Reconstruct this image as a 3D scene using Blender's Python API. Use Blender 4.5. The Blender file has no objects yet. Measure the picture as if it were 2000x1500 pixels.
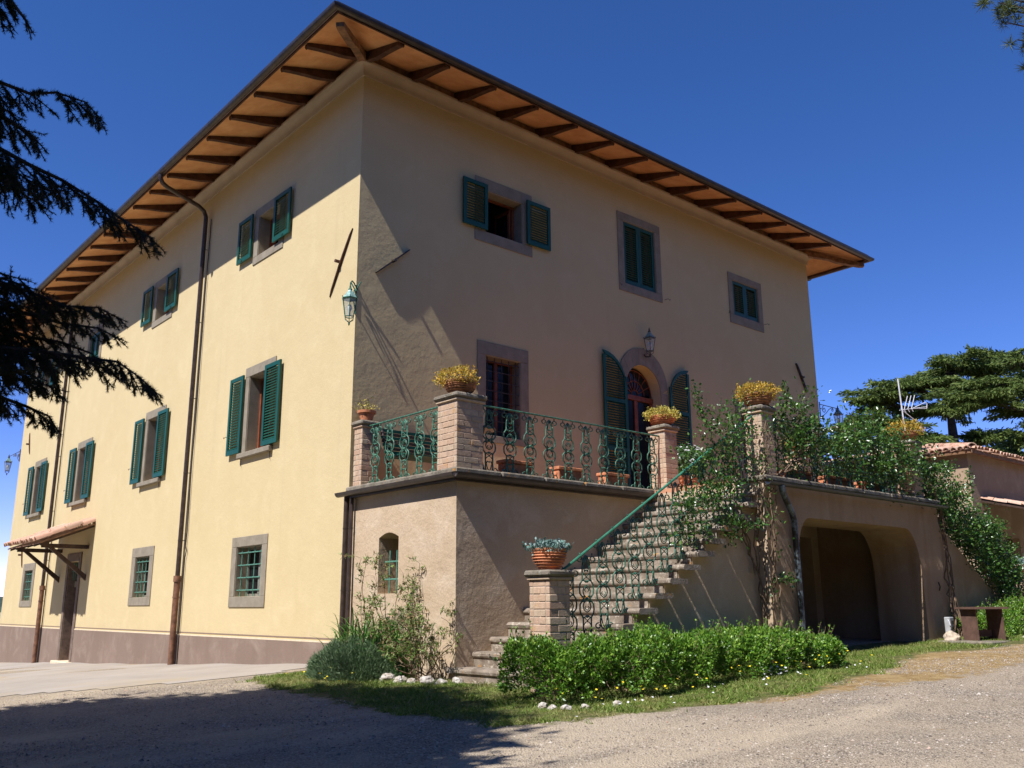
import bpy, math, random
import numpy as np
from mathutils import Vector, Matrix
from mathutils.geometry import tessellate_polygon
random.seed(7)
RNG = np.random.default_rng(11)
R = math.radians
scn = bpy.context.scene
COL = scn.collection

# ------------------------------------------------------------------ camera
F = 1768.98 / 2000.0
YAW, PIT, ROL = R(48.9398), R(13.7136), R(-0.37936)
fw = Vector((math.cos(PIT)*math.cos(YAW), math.cos(PIT)*math.sin(YAW), math.sin(PIT)))
rt0 = Vector((math.sin(YAW), -math.cos(YAW), 0)); up0 = rt0.cross(fw)
rt = rt0*math.cos(ROL) + up0*math.sin(ROL); up = up0*math.cos(ROL) - rt0*math.sin(ROL)
cam = bpy.data.cameras.new('camera'); cam.sensor_width = 36; cam.lens = 36*F
cam.clip_start = 0.1; cam.clip_end = 4000
camo = bpy.data.objects.new('camera', cam); COL.objects.link(camo)
m3 = Matrix((rt, up, -fw)).transposed()
camo.matrix_world = Matrix.Translation((-7.3173, -12.2740, 0.88)) @ m3.to_4x4()
scn.camera = camo

# ------------------------------------------------------------------ light
SUN = Vector((1.0, 0.108, -1.34)).normalized()          # direction the light travels
world = bpy.data.worlds.new('World'); scn.world = world; world.use_nodes = True
wn = world.node_tree; wn.nodes.clear()
sky = wn.nodes.new('ShaderNodeTexSky'); sky.sky_type = 'NISHITA'; sky.sun_disc = False
sky.sun_elevation = math.asin(-SUN.z); sky.sun_rotation = math.atan2(-SUN.x, -SUN.y) % (2*math.pi)
sky.altitude = 4500; sky.air_density = 0.8; sky.dust_density = 0.0; sky.ozone_density = 1.6
hs = wn.nodes.new('ShaderNodeHueSaturation'); hs.inputs['Saturation'].default_value = 1.3
bg = wn.nodes.new('ShaderNodeBackground'); bg.inputs['Strength'].default_value = 0.15
wo = wn.nodes.new('ShaderNodeOutputWorld')
tn = wn.nodes.new('ShaderNodeMix'); tn.data_type = 'RGBA'; tn.blend_type = 'MULTIPLY'; tn.inputs[0].default_value = 1; tn.inputs[7].default_value = (1.66, .97, 1.10, 1)
wn.links.new(sky.outputs[0], hs.inputs['Color']); wn.links.new(hs.outputs[0], tn.inputs[6]); wn.links.new(tn.outputs[2], bg.inputs[0]); wn.links.new(bg.outputs[0], wo.inputs[0])
sl = bpy.data.lights.new('sun', 'SUN'); sl.energy = 5.0; sl.angle = R(0.53); sl.color = (1.0, 0.96, 0.96)
so = bpy.data.objects.new('sun', sl); COL.objects.link(so); so.location = (-30, -5, 40)
so.rotation_euler = SUN.to_track_quat('-Z', 'Y').to_euler()
scn.view_settings.view_transform = 'Standard'; scn.view_settings.look = 'None'
scn.view_settings.exposure = 0.52; scn.view_settings.gamma = 1.0; scn.view_settings.use_curve_mapping = False
scn.cycles.max_bounces = 6; scn.cycles.diffuse_bounces = 4; scn.cycles.glossy_bounces = 3
scn.cycles.transmission_bounces = 5; scn.cycles.transparent_max_bounces = 12

# ------------------------------------------------------------------ materials
class NT:
    def __init__(s, name):
        s.m = bpy.data.materials.new(name); s.m.use_nodes = True; s.t = s.m.node_tree; s.t.nodes.clear()
        s.out = s.n('ShaderNodeOutputMaterial'); s.co = None
    def n(s, typ, **kw):
        x = s.t.nodes.new(typ)
        for k, v in kw.items(): setattr(x, k, v)
        return x
    def l(s, a, b): s.t.links.new(a, b)
    def coord(s):
        if s.co is None:
            g = s.n('ShaderNodeNewGeometry'); s.co = g.outputs['Position']; s.geo = g
        return s.co
    def noise(s, scale, detail=3, rough=.55, vec=None, dist=0):
        x = s.n('ShaderNodeTexNoise'); x.inputs['Scale'].default_value = scale; x.inputs['Detail'].default_value = detail
        x.inputs['Roughness'].default_value = rough; x.inputs['Distortion'].default_value = dist
        s.l(vec if vec is not None else s.coord(), x.inputs['Vector']); return x.outputs[0]
    def voro(s, scale, feature='F1', vec=None, out=0):
        x = s.n('ShaderNodeTexVoronoi', feature=feature); x.inputs['Scale'].default_value = scale
        s.l(vec if vec is not None else s.coord(), x.inputs['Vector']); return x.outputs[out]
    def ramp(s, fac, stops, interp='LINEAR'):
        x = s.n('ShaderNodeValToRGB'); x.color_ramp.interpolation = interp; e = x.color_ramp.elements
        while len(e) < len(stops): e.new(.5)
        for i, (p, c) in enumerate(stops):
            e[i].position = p; e[i].color = (*c, 1) if len(c) == 3 else c
        s.l(fac, x.inputs[0]); return x.outputs[0]
    def mix(s, fac, a, b, mode='MIX'):
        x = s.n('ShaderNodeMix', data_type='RGBA', blend_type=mode)
        for sock, v in ((x.inputs[0], fac), (x.inputs[6], a), (x.inputs[7], b)):
            if isinstance(v, (int, float)): sock.default_value = v
            elif isinstance(v, tuple): sock.default_value = (*v, 1)
            else: s.l(v, sock)
        return x.outputs[2]
    def math(s, op, a, b=0.0):
        x = s.n('ShaderNodeMath', operation=op)
        for sock, v in ((x.inputs[0], a), (x.inputs[1], b)):
            if isinstance(v, (int, float)): sock.default_value = v
            else: s.l(v, sock)
        return x.outputs[0]
    def scaled(s, v):
        x = s.n('ShaderNodeMapping'); x.inputs['Scale'].default_value = v; s.l(s.coord(), x.inputs[0]); return x.outputs[0]
    def sep(s, i):
        x = s.n('ShaderNodeSeparateXYZ'); s.l(s.coord(), x.inputs[0]); return x.outputs[i]
    def bump(s, h, strength=.3, dist=.02, prev=None):
        x = s.n('ShaderNodeBump'); x.inputs['Strength'].default_value = strength; x.inputs['Distance'].default_value = dist
        s.l(h, x.inputs['Height'])
        if prev is not None: s.l(prev, x.inputs['Normal'])
        return x.outputs[0]
    def end(s, color, rough=.8, bump=None, metal=0, spec=.3, alpha=None, trans=0):
        p = s.n('ShaderNodeBsdfPrincipled')
        for k, v in (('Base Color', color), ('Roughness', rough), ('Metallic', metal), ('Specular IOR Level', spec)):
            if isinstance(v, (int, float)): p.inputs[k].default_value = v
            elif isinstance(v, tuple): p.inputs[k].default_value = (*v, 1)
            else: s.l(v, p.inputs[k])
        if bump is not None: s.l(bump, p.inputs['Normal'])
        res = p.outputs[0]
        if trans:
            t = s.n('ShaderNodeBsdfTranslucent')
            if isinstance(color, tuple): t.inputs[0].default_value = (*color, 1)
            else: s.l(color, t.inputs[0])
            mx = s.n('ShaderNodeMixShader'); mx.inputs[0].default_value = trans
            s.l(res, mx.inputs[1]); s.l(t.outputs[0], mx.inputs[2]); res = mx.outputs[0]
        s.l(res, s.out.inputs[0]); return s.m

def plaster(name, base, dark, light, b1=.35, streak=.4, patch=.5):
    n = NT(name)
    c = n.mix(n.math('MULTIPLY', n.ramp(n.noise(.55, 5, .6), [(.35, (0,0,0)), (.75, (1,1,1))]), patch), base, dark)
    c = n.mix(n.math('MULTIPLY', n.ramp(n.noise(1.7, 6, .65, dist=.6), [(.5, (0,0,0)), (.72, (1,1,1))]), patch), c, light)
    st = n.noise(1.0, 4, .6, n.scaled((3.2, 3.2, .35)))
    c = n.mix(n.math('MULTIPLY', n.ramp(st, [(.52, (0,0,0)), (.8, (1,1,1))]), streak), c, dark)
    c = n.mix(.10, c, n.ramp(n.noise(60, 2), [(.3, (0,0,0)), (.7, (1,1,1))]), 'OVERLAY')
    if name.startswith('yellow'):
        zz = n.math('ADD', n.math('MULTIPLY', n.sep(2), -1.3), n.math('MULTIPLY', n.noise(1.6, 5, .7), 1.5))
        c = n.mix(n.math('MULTIPLY', n.ramp(zz, [(.05, (0,0,0)), (.55, (1,1,1))]), .20), c, (.38, .30, .20))
        vs_ = n.noise(1.0, 5, .7, n.scaled((2.2, 2.2, .10)))
        c = n.mix(n.math('MULTIPLY', n.ramp(vs_, [(.60, (0,0,0)), (.72, (1,1,1))]), .16), c, (.40, .32, .20))
    bb = n.bump(n.noise(2.6, 4, .55), .22*b1/.35, .05)
    bb = n.bump(n.noise(14, 5, .6), b1, .012, bb)
    bb = n.bump(n.noise(85, 3, .6), b1*.8, .0035, bb)
    return n.end(c, .92, bb, spec=.12)

M = {}
M['yellow'] = plaster('yellow_plaster', (.585, .475, .262), (.535, .425, .222), (.62, .51, .29), .28, .30, .65)
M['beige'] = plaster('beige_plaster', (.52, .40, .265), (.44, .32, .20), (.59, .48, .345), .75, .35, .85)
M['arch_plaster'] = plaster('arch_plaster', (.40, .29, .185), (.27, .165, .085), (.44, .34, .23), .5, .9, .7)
M['plinth'] = plaster('plum_plinth_paint', (.24, .175, .135), (.19, .138, .103), (.31, .24, .185), .2, .7, .8)
def flat(name, col, rough=.6, var=.2, scale=8, bump=.1, metal=0, spec=.3, island=0):
    n = NT(name)
    d = tuple(x*(1-var) for x in col); l = tuple(min(1, x*(1+var)) for x in col)
    c = n.mix(n.ramp(n.noise(scale, 4), [(.35, (0,0,0)), (.65, (1,1,1))]), d, l)
    if island:
        n.coord(); c = n.mix(island, c, n.ramp(n.geo.outputs['Random Per Island'], [(0, (0,0,0)), (1, (1,1,1))]), 'OVERLAY')
    return n.end(c, rough, n.bump(n.noise(scale*6, 4), bump, .01) if bump else None, metal, spec)
M['cream_line'] = flat('cream_line_paint', (.66, .54, .37), .8, .08)
M['brown_line'] = flat('brown_line_paint', (.24, .17, .125), .8, .1)
M['cornice'] = flat('cornice_plaster', (.46, .37, .26), .9, .08, 2)
n = NT('grey_window_stone')
c = n.mix(n.ramp(n.noise(5, 5), [(.3, (0,0,0)), (.7, (1,1,1))]), (.22, .19, .138), (.30, .262, .195))
c = n.mix(n.ramp(n.noise(40, 3), [(.62, (0,0,0)), (.7, (1,1,1))]), c, (.17, .13, .11))
M['pietra'] = n.end(c, .9, n.bump(n.noise(50, 4), .5, .006), spec=.15)
# weathered step stone with lichen
n = NT('lichen_stone')
c = n.mix(n.ramp(n.noise(4, 6), [(.3, (0,0,0)), (.7, (1,1,1))]), (.15, .115, .08), (.34, .285, .22))
c = n.mix(n.ramp(n.noise(9, 5, .7), [(.55, (0,0,0)), (.62, (1,1,1))]), c, (.43, .38, .30))
c = n.mix(n.ramp(n.noise(5.3, 5, .75), [(.62, (0,0,0)), (.66, (1,1,1))]), c, (.42, .21, .05))
M['step'] = n.end(c, .93, n.bump(n.noise(18, 6, .7), .8, .02), spec=.15)
n = NT('dark_lichen_slab')
c = n.mix(n.ramp(n.noise(6, 6), [(.3, (0,0,0)), (.7, (1,1,1))]), (.13, .115, .085), (.27, .235, .18))
c = n.mix(n.ramp(n.noise(8, 5, .75), [(.60, (0,0,0)), (.64, (1,1,1))]), c, (.42, .20, .045))
c = n.mix(n.ramp(n.noise(13, 5, .75), [(.62, (0,0,0)), (.66, (1,1,1))]), c, (.34, .33, .26))
M['cotto'] = flat('terracotta_paving', (.50, .25, .14), .85, .15, 3, .1)
M['slab'] = n.end(c, .95, n.bump(n.noise(22, 6, .7), .8, .02), spec=.1)
def brickm(name, cols):
    n = NT(name); oi = n.n('ShaderNodeObjectInfo')
    c = n.ramp(oi.outputs['Random'], [(i/(len(cols)-1), k) for i, k in enumerate(cols)])
    c = n.mix(n.math('MULTIPLY', n.ramp(n.noise(14, 5, .7), [(.4, (0,0,0)), (.75, (1,1,1))]), .6), c, (.28, .22, .16))
    c = n.mix(n.math('MULTIPLY', n.ramp(n.noise(5, 5, .7), [(.60, (0,0,0)), (.68, (1,1,1))]), .8), c, (.48, .27, .10))
    return n.end(c, .93, n.bump(n.noise(45, 5, .7), .7, .008), spec=.12)
M['brick'] = brickm('pale_pink_brick', [(.47, .30, .20), (.56, .40, .27), (.50, .34, .22), (.60, .46, .31), (.44, .33, .22)])
M['mortar'] = flat('mortar', (.42, .33, .25), .95, .2, 20, .4)
M['rooftile'] = brickm('terracotta_roof_tile', [(.42, .20, .12), (.58, .36, .25), (.50, .29, .20), (.62, .44, .33), (.36, .22, .15)])
n = NT('green_shutter_paint')
c = n.mix(n.ramp(n.noise(3, 4), [(.3, (0,0,0)), (.7, (1,1,1))]), (.005, .060, .034), (.008, .082, .048))
M['green'] = n.end(c, .42, n.bump(n.noise(90, 3), .1, .003), spec=.4)
n = NT('wrought_iron_green')
c = n.mix(n.ramp(n.noise(18, 4), [(.42, (0,0,0)), (.62, (1,1,1))]), (.024, .095, .06), (.075, .21, .13))
c = n.mix(n.ramp(n.noise(33, 4), [(.66, (0,0,0)), (.7, (1,1,1))]), c, (.10, .05, .03))
M['iron'] = n.end(c, .5, None, .0, .4)
M['grille'] = flat('grille_green', (.09, .22, .16), .55, .25, 20, 0)
M['handrail'] = flat('handrail_green', (.045, .19, .115), .35, .2, 10, 0)
M['gutter'] = flat('brown_gutter_metal', (.055, .042, .034), .38, .25, 6, .05, .25, .5)
M['pipe'] = flat('copper_brown_pipe', (.060, .040, .030), .4, .35, 8, .05, .2, .5)
M['castpipe'] = flat('rusty_cast_pipe', (.17, .085, .05), .6, .35, 9, .2)
n = NT('weathered_blue_pipe')
c = n.mix(n.ramp(n.noise(7, 5, .7), [(.48, (0,0,0)), (.58, (1,1,1))]), (.03, .028, .026), (.14, .18, .20))
M['bluepipe'] = n.end(c, .45, None, .2, .5)
M['slategutter'] = flat('slate_grey_gutter', (.05, .055, .058), .45, .25, 5, 0, .2, .5)
M['rafter'] = flat('dark_rafter_wood', (.085, .038, .020), .75, .35, 7, .3)
M['hipwood'] = flat('light_rafter_wood', (.22, .12, .06), .75, .35, 9, .3)
M['darkwood'] = flat('dark_wood', (.055, .032, .022), .7, .35, 9, .3)
M['woodframe'] = flat('red_brown_window_wood', (.22, .065, .028), .45, .25, 10, .1)
M['greyframe'] = flat('grey_window_wood', (.20, .19, .16), .6, .2, 10, .1)
M['doorwood'] = flat('old_door_wood', (.09, .045, .035), .6, .3, 12, .2)
M['browntable'] = flat('brown_board', (.13, .075, .055), .7, .2, 9, .2)
n = NT('soffit_terracotta')
c = n.mix(n.ramp(n.noise(2.2, 6, .65), [(.34, (0,0,0)), (.7, (1,1,1))]), (.60, .27, .10), (.80, .44, .20))
M['soffit'] = n.end(c, .85, n.bump(n.noise(20, 4), .3, .01), spec=.15)
n = NT('window_glass')
p = n.n('ShaderNodeBsdfPrincipled'); p.inputs['Base Color'].default_value = (.012, .014, .016, 1); p.inputs['Roughness'].default_value = .12; p.inputs['Specular IOR Level'].default_value = .25
n.l(p.outputs[0], n.out.inputs[0]); M['glass'] = n.m
n = NT('lantern_glass')
g1 = n.n('ShaderNodeBsdfTransparent'); g1.inputs[0].default_value = (.92, .95, .93, 1); g2 = n.n('ShaderNodeBsdfGlossy'); g2.inputs['Roughness'].default_value = .15
g3 = n.n('ShaderNodeBsdfDiffuse'); g3.inputs[0].default_value = (.75, .78, .74, 1); mA = n.n('ShaderNodeMixShader'); mA.inputs[0].default_value = .12; mB = n.n('ShaderNodeMixShader'); mB.inputs[0].default_value = .22
n.l(g1.outputs[0], mA.inputs[1]); n.l(g2.outputs[0], mA.inputs[2]); n.l(mA.outputs[0], mB.inputs[1]); n.l(g3.outputs[0], mB.inputs[2]); n.l(mB.outputs[0], n.out.inputs[0]); M['lglass'] = n.m
M['curtain'] = flat('grey_curtain', (.30, .32, .38), .9, .2, 14, 0)
M['white'] = flat('white_paint', (.72, .72, .70), .6, .05)
M['bulb'] = flat('white_bulb', (.8, .8, .78), .3, .02)
M['terracotta'] = flat('terracotta_pot', (.50, .20, .095), .8, .3, 9, .3)
M['terracotta_old'] = flat('old_terracotta_pot', (.36, .17, .085), .85, .45, 11, .4)
M['darkstone'] = flat('dark_door_stone', (.17, .125, .095), .9, .25, 9, .5)
M['soil'] = flat('potting_soil', (.05, .035, .025), .95, .3, 20, .5)
M['whitestone'] = flat('white_limestone', (.62, .58, .52), .9, .25, 12, .8)
n = NT('dirty_limestone')
c = n.mix(n.ramp(n.noise(14, 5, .7), [(.40, (0,0,0)), (.62, (1,1,1))]), (.30, .25, .19), (.56, .53, .47))
M['whitestone'] = n.end(c, .95, n.bump(n.noise(40, 5, .7), .8, .01), spec=.1)
M['cellar'] = plaster('shade_dark_cellar_plaster', (.13, .10, .07), (.07, .05, .035), (.20, .155, .11), .6, .8, .8)  # shade inside the vault is put into this darker wall colour
M['rock'] = flat('tan_rock', (.46, .38, .28), .92, .35, 9, 1.0)
M['greymetal'] = flat('grey_metal_box', (.36, .37, .36), .5, .15, 8, .05)
M['antenna'] = flat('antenna_metal', (.62, .64, .66), .4, .1, 8, 0)
M['stem'] = flat('brown_stem', (.17, .115, .07), .9, .3, 14, .4)
M['bark'] = flat('bark', (.075, .055, .042), .95, .4, 6, 1.0)
M['outplaster'] = plaster('outbuilding_plaster', (.40, .30, .20), (.30, .21, .14), (.50, .39, .27), .5, .5, .8)
def leafm(name, a, b, c2=None, rough=.45, trans=.25, spec=.4):
    n = NT(name); n.coord()
    stops = [(0, a), (.6, b)] + ([(1, c2)] if c2 else [])
    c = n.ramp(n.geo.outputs['Random Per Island'], stops)
    return n.end(c, rough, None, 0, spec, trans=trans)
M['hedge'] = leafm('hedge_leaf', (.045, .13, .012), (.13, .28, .028), (.30, .46, .06), .38, .28, .5)
M['vine'] = leafm('rose_vine_leaf', (.022, .075, .014), (.06, .15, .024), (.15, .26, .05), .3, .25, .6)
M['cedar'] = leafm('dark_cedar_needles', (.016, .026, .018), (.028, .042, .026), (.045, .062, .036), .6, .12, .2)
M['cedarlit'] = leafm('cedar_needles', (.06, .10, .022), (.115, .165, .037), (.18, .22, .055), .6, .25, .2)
M['pine'] = leafm('pine_needles', (.06, .085, .025), (.10, .13, .04), (.15, .18, .06), .55, .2, .2)
M['rosemary'] = leafm('santolina_leaf', (.06, .12, .05), (.12, .19, .085), (.20, .27, .14), .6, .2)
M['iris'] = leafm('iris_leaf', (.045, .16, .025), (.09, .24, .04), (.17, .32, .07), .45, .3)
M['rosebush'] = leafm('shrub_leaf', (.09, .17, .03), (.19, .31, .06), (.36, .42, .14), .5, .3)
M['dryleaf'] = leafm('dry_leaf', (.18, .12, .06), (.27, .19, .09), None, .8, .2, .1)
M['grass'] = leafm('grass_blade', (.10, .17, .025), (.17, .26, .04), (.40, .37, .13), .6, .3, .2)
n = NT('grass_blade_patchy'); n.coord()
c = n.ramp(n.geo.outputs['Random Per Island'], [(0, (.10, .19, .025)), (.55, (.19, .30, .045)), (.85, (.30, .36, .09)), (1, (.50, .44, .20))])
c = n.mix(n.ramp(n.noise(2.3, 5, .65), [(.50, (0,0,0)), (.64, (1,1,1))]), c, n.mix(.6, c, (.42, .36, .15)))
M['grass'] = n.end(c, .6, None, 0, .2, trans=.3)
M['sedum'] = leafm('yellow_sedum', (.20, .22, .04), (.68, .46, .07), (.62, .34, .06), .6, .3, .2)
M['sedumg'] = leafm('yellow_green_sedum', (.22, .26, .05), (.64, .52, .10), (.72, .62, .20), .6, .3, .2)
M['succ'] = leafm('blue_succulent', (.10, .20, .16), (.20, .32, .28), (.34, .42, .38), .5, .15, .3)
M['daisy'] = leafm('white_petal', (.60, .60, .58), (.78, .78, .76), None, .7, .2, .2)
M['dandelion'] = leafm('yellow_petal', (.80, .58, .02), (.85, .68, .04), None, .7, .2, .2)
# concrete paving
n = NT('concrete_paving')
c = n.mix(n.ramp(n.noise(.9, 5), [(.3, (0,0,0)), (.7, (1,1,1))]), (.30, .265, .215), (.37, .33, .275))
c = n.mix(n.ramp(n.noise(4, 5, .7, n.scaled((.4, 2, 1))), [(.58, (0,0,0)), (.75, (1,1,1))]), c, (.26, .22, .17))
c = n.mix(n.math('MULTIPLY', n.ramp(n.noise(.35, 4), [(.55, (0,0,0)), (.7, (1,1,1))]), .5), c, (.42, .32, .16))
M['paving'] = n.end(c, .93, n.bump(n.noise(40, 4), .4, .006), spec=.12)
# ground : gravel + dry earth + grass soil, driven by a mesh attribute
n = NT('gravel_ground'); n.coord()
at = n.n('ShaderNodeAttribute'); at.attribute_name = 'turf'
ad = n.n('ShaderNodeAttribute'); ad.attribute_name = 'dry'
v1 = n.voro(70, 'F1', out=1); g1 = n.ramp(v1, [(0, (.14, .11, .08)), (.45, (.30, .25, .183)), (.8, (.43, .365, .27)), (1, (.58, .505, .39))])
g1 = n.mix(n.ramp(n.noise(1.1, 5), [(.4, (0,0,0)), (.65, (1,1,1))]), g1, n.mix(.6, g1, (.46, .37, .255)))
g1 = n.mix(n.ramp(n.noise(.6, 4, .6, n.scaled((.35, 1.4, 1))), [(.52, (0,0,0)), (.62, (1,1,1))]), g1, n.mix(.7, g1, (.51, .42, .29)))
dry = n.mix(n.ramp(n.noise(6, 5), [(.35, (0,0,0)), (.65, (1,1,1))]), (.28, .185, .075), (.42, .30, .14))
tur = n.mix(n.ramp(n.noise(9, 5), [(.35, (0,0,0)), (.65, (1,1,1))]), (.075, .095, .025), (.20, .18, .07))
nz = n.math('MULTIPLY', n.math('SUBTRACT', n.noise(3.5, 5, .65), .5), 1.1)
c = n.mix(n.ramp(n.math('ADD', ad.outputs['Fac'], nz), [(.42, (0,0,0)), (.62, (1,1,1))]), g1, dry)
c = n.mix(n.ramp(n.math('ADD', at.outputs['Fac'], nz), [(.42, (0,0,0)), (.60, (1,1,1))]), c, tur)
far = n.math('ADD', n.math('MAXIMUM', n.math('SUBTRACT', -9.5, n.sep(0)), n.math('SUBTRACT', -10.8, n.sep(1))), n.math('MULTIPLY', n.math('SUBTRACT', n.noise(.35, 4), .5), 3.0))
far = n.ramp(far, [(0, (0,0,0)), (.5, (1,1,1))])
c = n.mix(far, c, n.mix(n.ramp(n.noise(.8, 5), [(.35, (0,0,0)), (.65, (1,1,1))]), (.030, .038, .014), (.060, .065, .026)))  # unseen outer ground coloured dark to cut bounce light on the walls
bb = n.bump(n.voro(70, 'F1'), .9, .02); bb = n.bump(n.noise(1.2, 4), .3, .06, bb)
M['ground'] = n.end(c, .95, bb, spec=.1)
n = NT('gravel_stone'); n.coord()
c = n.ramp(n.geo.outputs['Random Per Island'], [(0, (.11, .09, .07)), (.35, (.26, .215, .165)), (.8, (.40, .34, .265)), (.98, (.52, .46, .38)), (1, (.40, .20, .13))])
M['stones'] = n.end(c, .9, None, spec=.2)
M['hill'] = flat('wooded_hill', (.035, .055, .035), .95, .5, .05, 0)

# ------------------------------------------------------------------ object helpers
WL = {}
def reg(o, loc, parent=None):
    WL[o.name] = Vector(loc)
    if parent is not None:
        o.parent = parent; o.location = Vector(loc) - WL[parent.name]
    else: o.location = loc
def thing(name, loc, label=None, cat=None, group=None, parent=None, kind=None):
    o = bpy.data.objects.new(name, None); COL.objects.link(o); o.empty_display_size = .1
    reg(o, loc, parent)
    if label: o['label'] = label
    if cat: o['category'] = cat
    if group: o['group'] = group
    if kind: o['kind'] = kind
    return o
def tagp(o, label=None, cat=None, group=None, kind=None):
    for k, v in (('label', label), ('category', cat), ('group', group), ('kind', kind)):
        if v: o[k] = v
    return o
def link_mesh(name, me, loc, parent=None, rotz=0):
    o = bpy.data.objects.new(name, me); COL.objects.link(o); reg(o, loc, parent)
    if rotz: o.rotation_euler = (0, 0, rotz)
    return o
class MB:
    def __init__(s): s.v = []; s.f = []
    def add(s, vs, fs):
        b = len(s.v); s.v += [tuple(x) for x in vs]; s.f += [tuple(b+i for i in f) for f in fs]; return s
    def box(s, a, b, M4=None):
        (x0, y0, z0), (x1, y1, z1) = a, b
        vs = [(x0,y0,z0),(x1,y0,z0),(x1,y1,z0),(x0,y1,z0),(x0,y0,z1),(x1,y0,z1),(x1,y1,z1),(x0,y1,z1)]
        if M4 is not None: vs = [M4 @ Vector(p) for p in vs]
        return s.add(vs, [(0,3,2,1),(4,5,6,7),(0,1,5,4),(1,2,6,5),(2,3,7,6),(3,0,4,7)])
    def bbox(s, a, b, c=.01):
        (x0, y0, z0), (x1, y1, z1) = a, b
        c = min(c, (x1-x0)*.3, (y1-y0)*.3, (z1-z0)*.3); vs = []
        for z, i in ((z0, c), (z0+c, 0), (z1-c, 0), (z1, c)):
            for (x, y) in ((x0+i, y0+c+i*.0), (x0+c+i*.0, y0+i), (x1-c, y0+i), (x1-i, y0+c), (x1-i, y1-c), (x1-c, y1-i), (x0+c, y1-i), (x0+i, y1-c)): vs.append((x, y, z))
        fs = [tuple(range(7, -1, -1)), tuple(range(24, 32))]
        for k in range(3):
            for i in range(8): j = (i+1) % 8; fs.append((k*8+i, k*8+j, k*8+8+j, k*8+8+i))
        return s.add(vs, fs)
    def tube(s, pts, r, n=6, caps=True, closed=False):
        pts = [Vector(p) for p in pts]; N = len(pts); rs = r if isinstance(r, (list, tuple)) else [r]*N
        ref = None; vs = []
        for i, p in enumerate(pts):
            if closed: d = pts[(i+1) % N] - pts[i-1]
            else: d = pts[min(i+1, N-1)] - pts[max(i-1, 0)]
            d = d.normalized() if d.length > 1e-9 else Vector((0, 0, 1))
            if ref is None:
                ref = Vector((0, 0, 1)) if abs(d.z) < .9 else Vector((1, 0, 0))
            a = ref - d*ref.dot(d)
            a = a.normalized() if a.length > 1e-6 else d.orthogonal().normalized()
            ref = a; b = d.cross(a)
            for k in range(n):
                t = 2*math.pi*k/n; vs.append(p + (a*math.cos(t) + b*math.sin(t))*rs[i])
        fs = []
        for i in range(N if closed else N-1):
            j = (i+1) % N
            for k in range(n):
                l = (k+1) % n; fs.append((i*n+k, i*n+l, j*n+l, j*n+k))
        if caps and not closed: fs += [tuple(range(n-1, -1, -1)), tuple((N-1)*n+k for k in range(n))]
        return s.add(vs, fs)
    def lathe(s, prof, c=(0, 0, 0), n=20, cap=True, sx=1, sy=1):
        vs = []; 
        for (r, z) in prof:
            for k in range(n):
                t = 2*math.pi*k/n; vs.append((c[0]+r*math.cos(t)*sx, c[1]+r*math.sin(t)*sy, c[2]+z))
        fs = []
        for i in range(len(prof)-1):
            for k in range(n): l = (k+1) % n; fs.append((i*n+k, i*n+l, (i+1)*n+l, (i+1)*n+k))
        if cap: fs += [tuple(range(n-1, -1, -1)), tuple((len(prof)-1)*n+k for k in range(n))]
        return s.add(vs, fs)
    def prism(s, poly, mp, d):
        """poly 2D -> mp(u,v,w) at w=0 and w=d"""
        N = len(poly); vs = [mp(u, v, 0) for u, v in poly] + [mp(u, v, d) for u, v in poly]
        fs = [tuple(range(N)), tuple(range(2*N-1, N-1, -1))]
        for i in range(N): j = (i+1) % N; fs.append((i, N+i, N+j, j))
        return s.add(vs, fs)
    def make(s, name, mat, parent=None, origin=None, smooth=False, fix=True):
        if origin is None:
            a = np.array([tuple(p) for p in s.v]); lo = a.min(0); hi = a.max(0)
            origin = ((lo[0]+hi[0])/2, (lo[1]+hi[1])/2, lo[2])
        ox, oy, oz = origin
        me = bpy.data.meshes.new(name); me.from_pydata([(p[0]-ox, p[1]-oy, p[2]-oz) for p in s.v], [], s.f)
        if fix:
            import bmesh
            bm = bmesh.new(); bm.from_mesh(me); bmesh.ops.recalc_face_normals(bm, faces=bm.faces); bm.to_mesh(me); bm.free()
        if isinstance(mat, str): mat = M[mat]
        me.materials.append(mat)
        if smooth: me.shade_smooth(); me.set_sharp_from_angle(angle=R(40))
        return link_mesh(name, me, origin, parent)
def bx(name, a, b, mat, parent=None, c=None):
    m = MB(); (m.box(a, b) if c is None else m.bbox(a, b, c)); return m.make(name, mat, parent)

def mesh_np(name, V, Fa, mat, parent=None, origin=(0, 0, 0), loc_extra=None):
    V = np.asarray(V, dtype=np.float32) - np.asarray(origin, dtype=np.float32)
    k = Fa.shape[1]; me = bpy.data.meshes.new(name)
    me.vertices.add(len(V)); me.vertices.foreach_set('co', V.ravel())
    me.loops.add(Fa.size); me.loops.foreach_set('vertex_index', Fa.astype(np.int32).ravel())
    me.polygons.add(len(Fa)); me.polygons.foreach_set('loop_start', np.arange(0, Fa.size, k, dtype=np.int32))
    me.update(calc_edges=True)
    me.materials.append(M[mat] if isinstance(mat, str) else mat)
    return link_mesh(name, me, origin, parent)
def unit(v): return v/np.maximum(np.linalg.norm(v, axis=-1, keepdims=True), 1e-9)
def rframes(D, rng):
    """frames whose x axis is D, random roll: returns (N,3,3) columns x,y,z"""
    D = unit(D); r = rng.normal(size=D.shape); y = unit(np.cross(D, r)); z = np.cross(D, y)
    return np.stack([D, y, z], axis=2)
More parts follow.
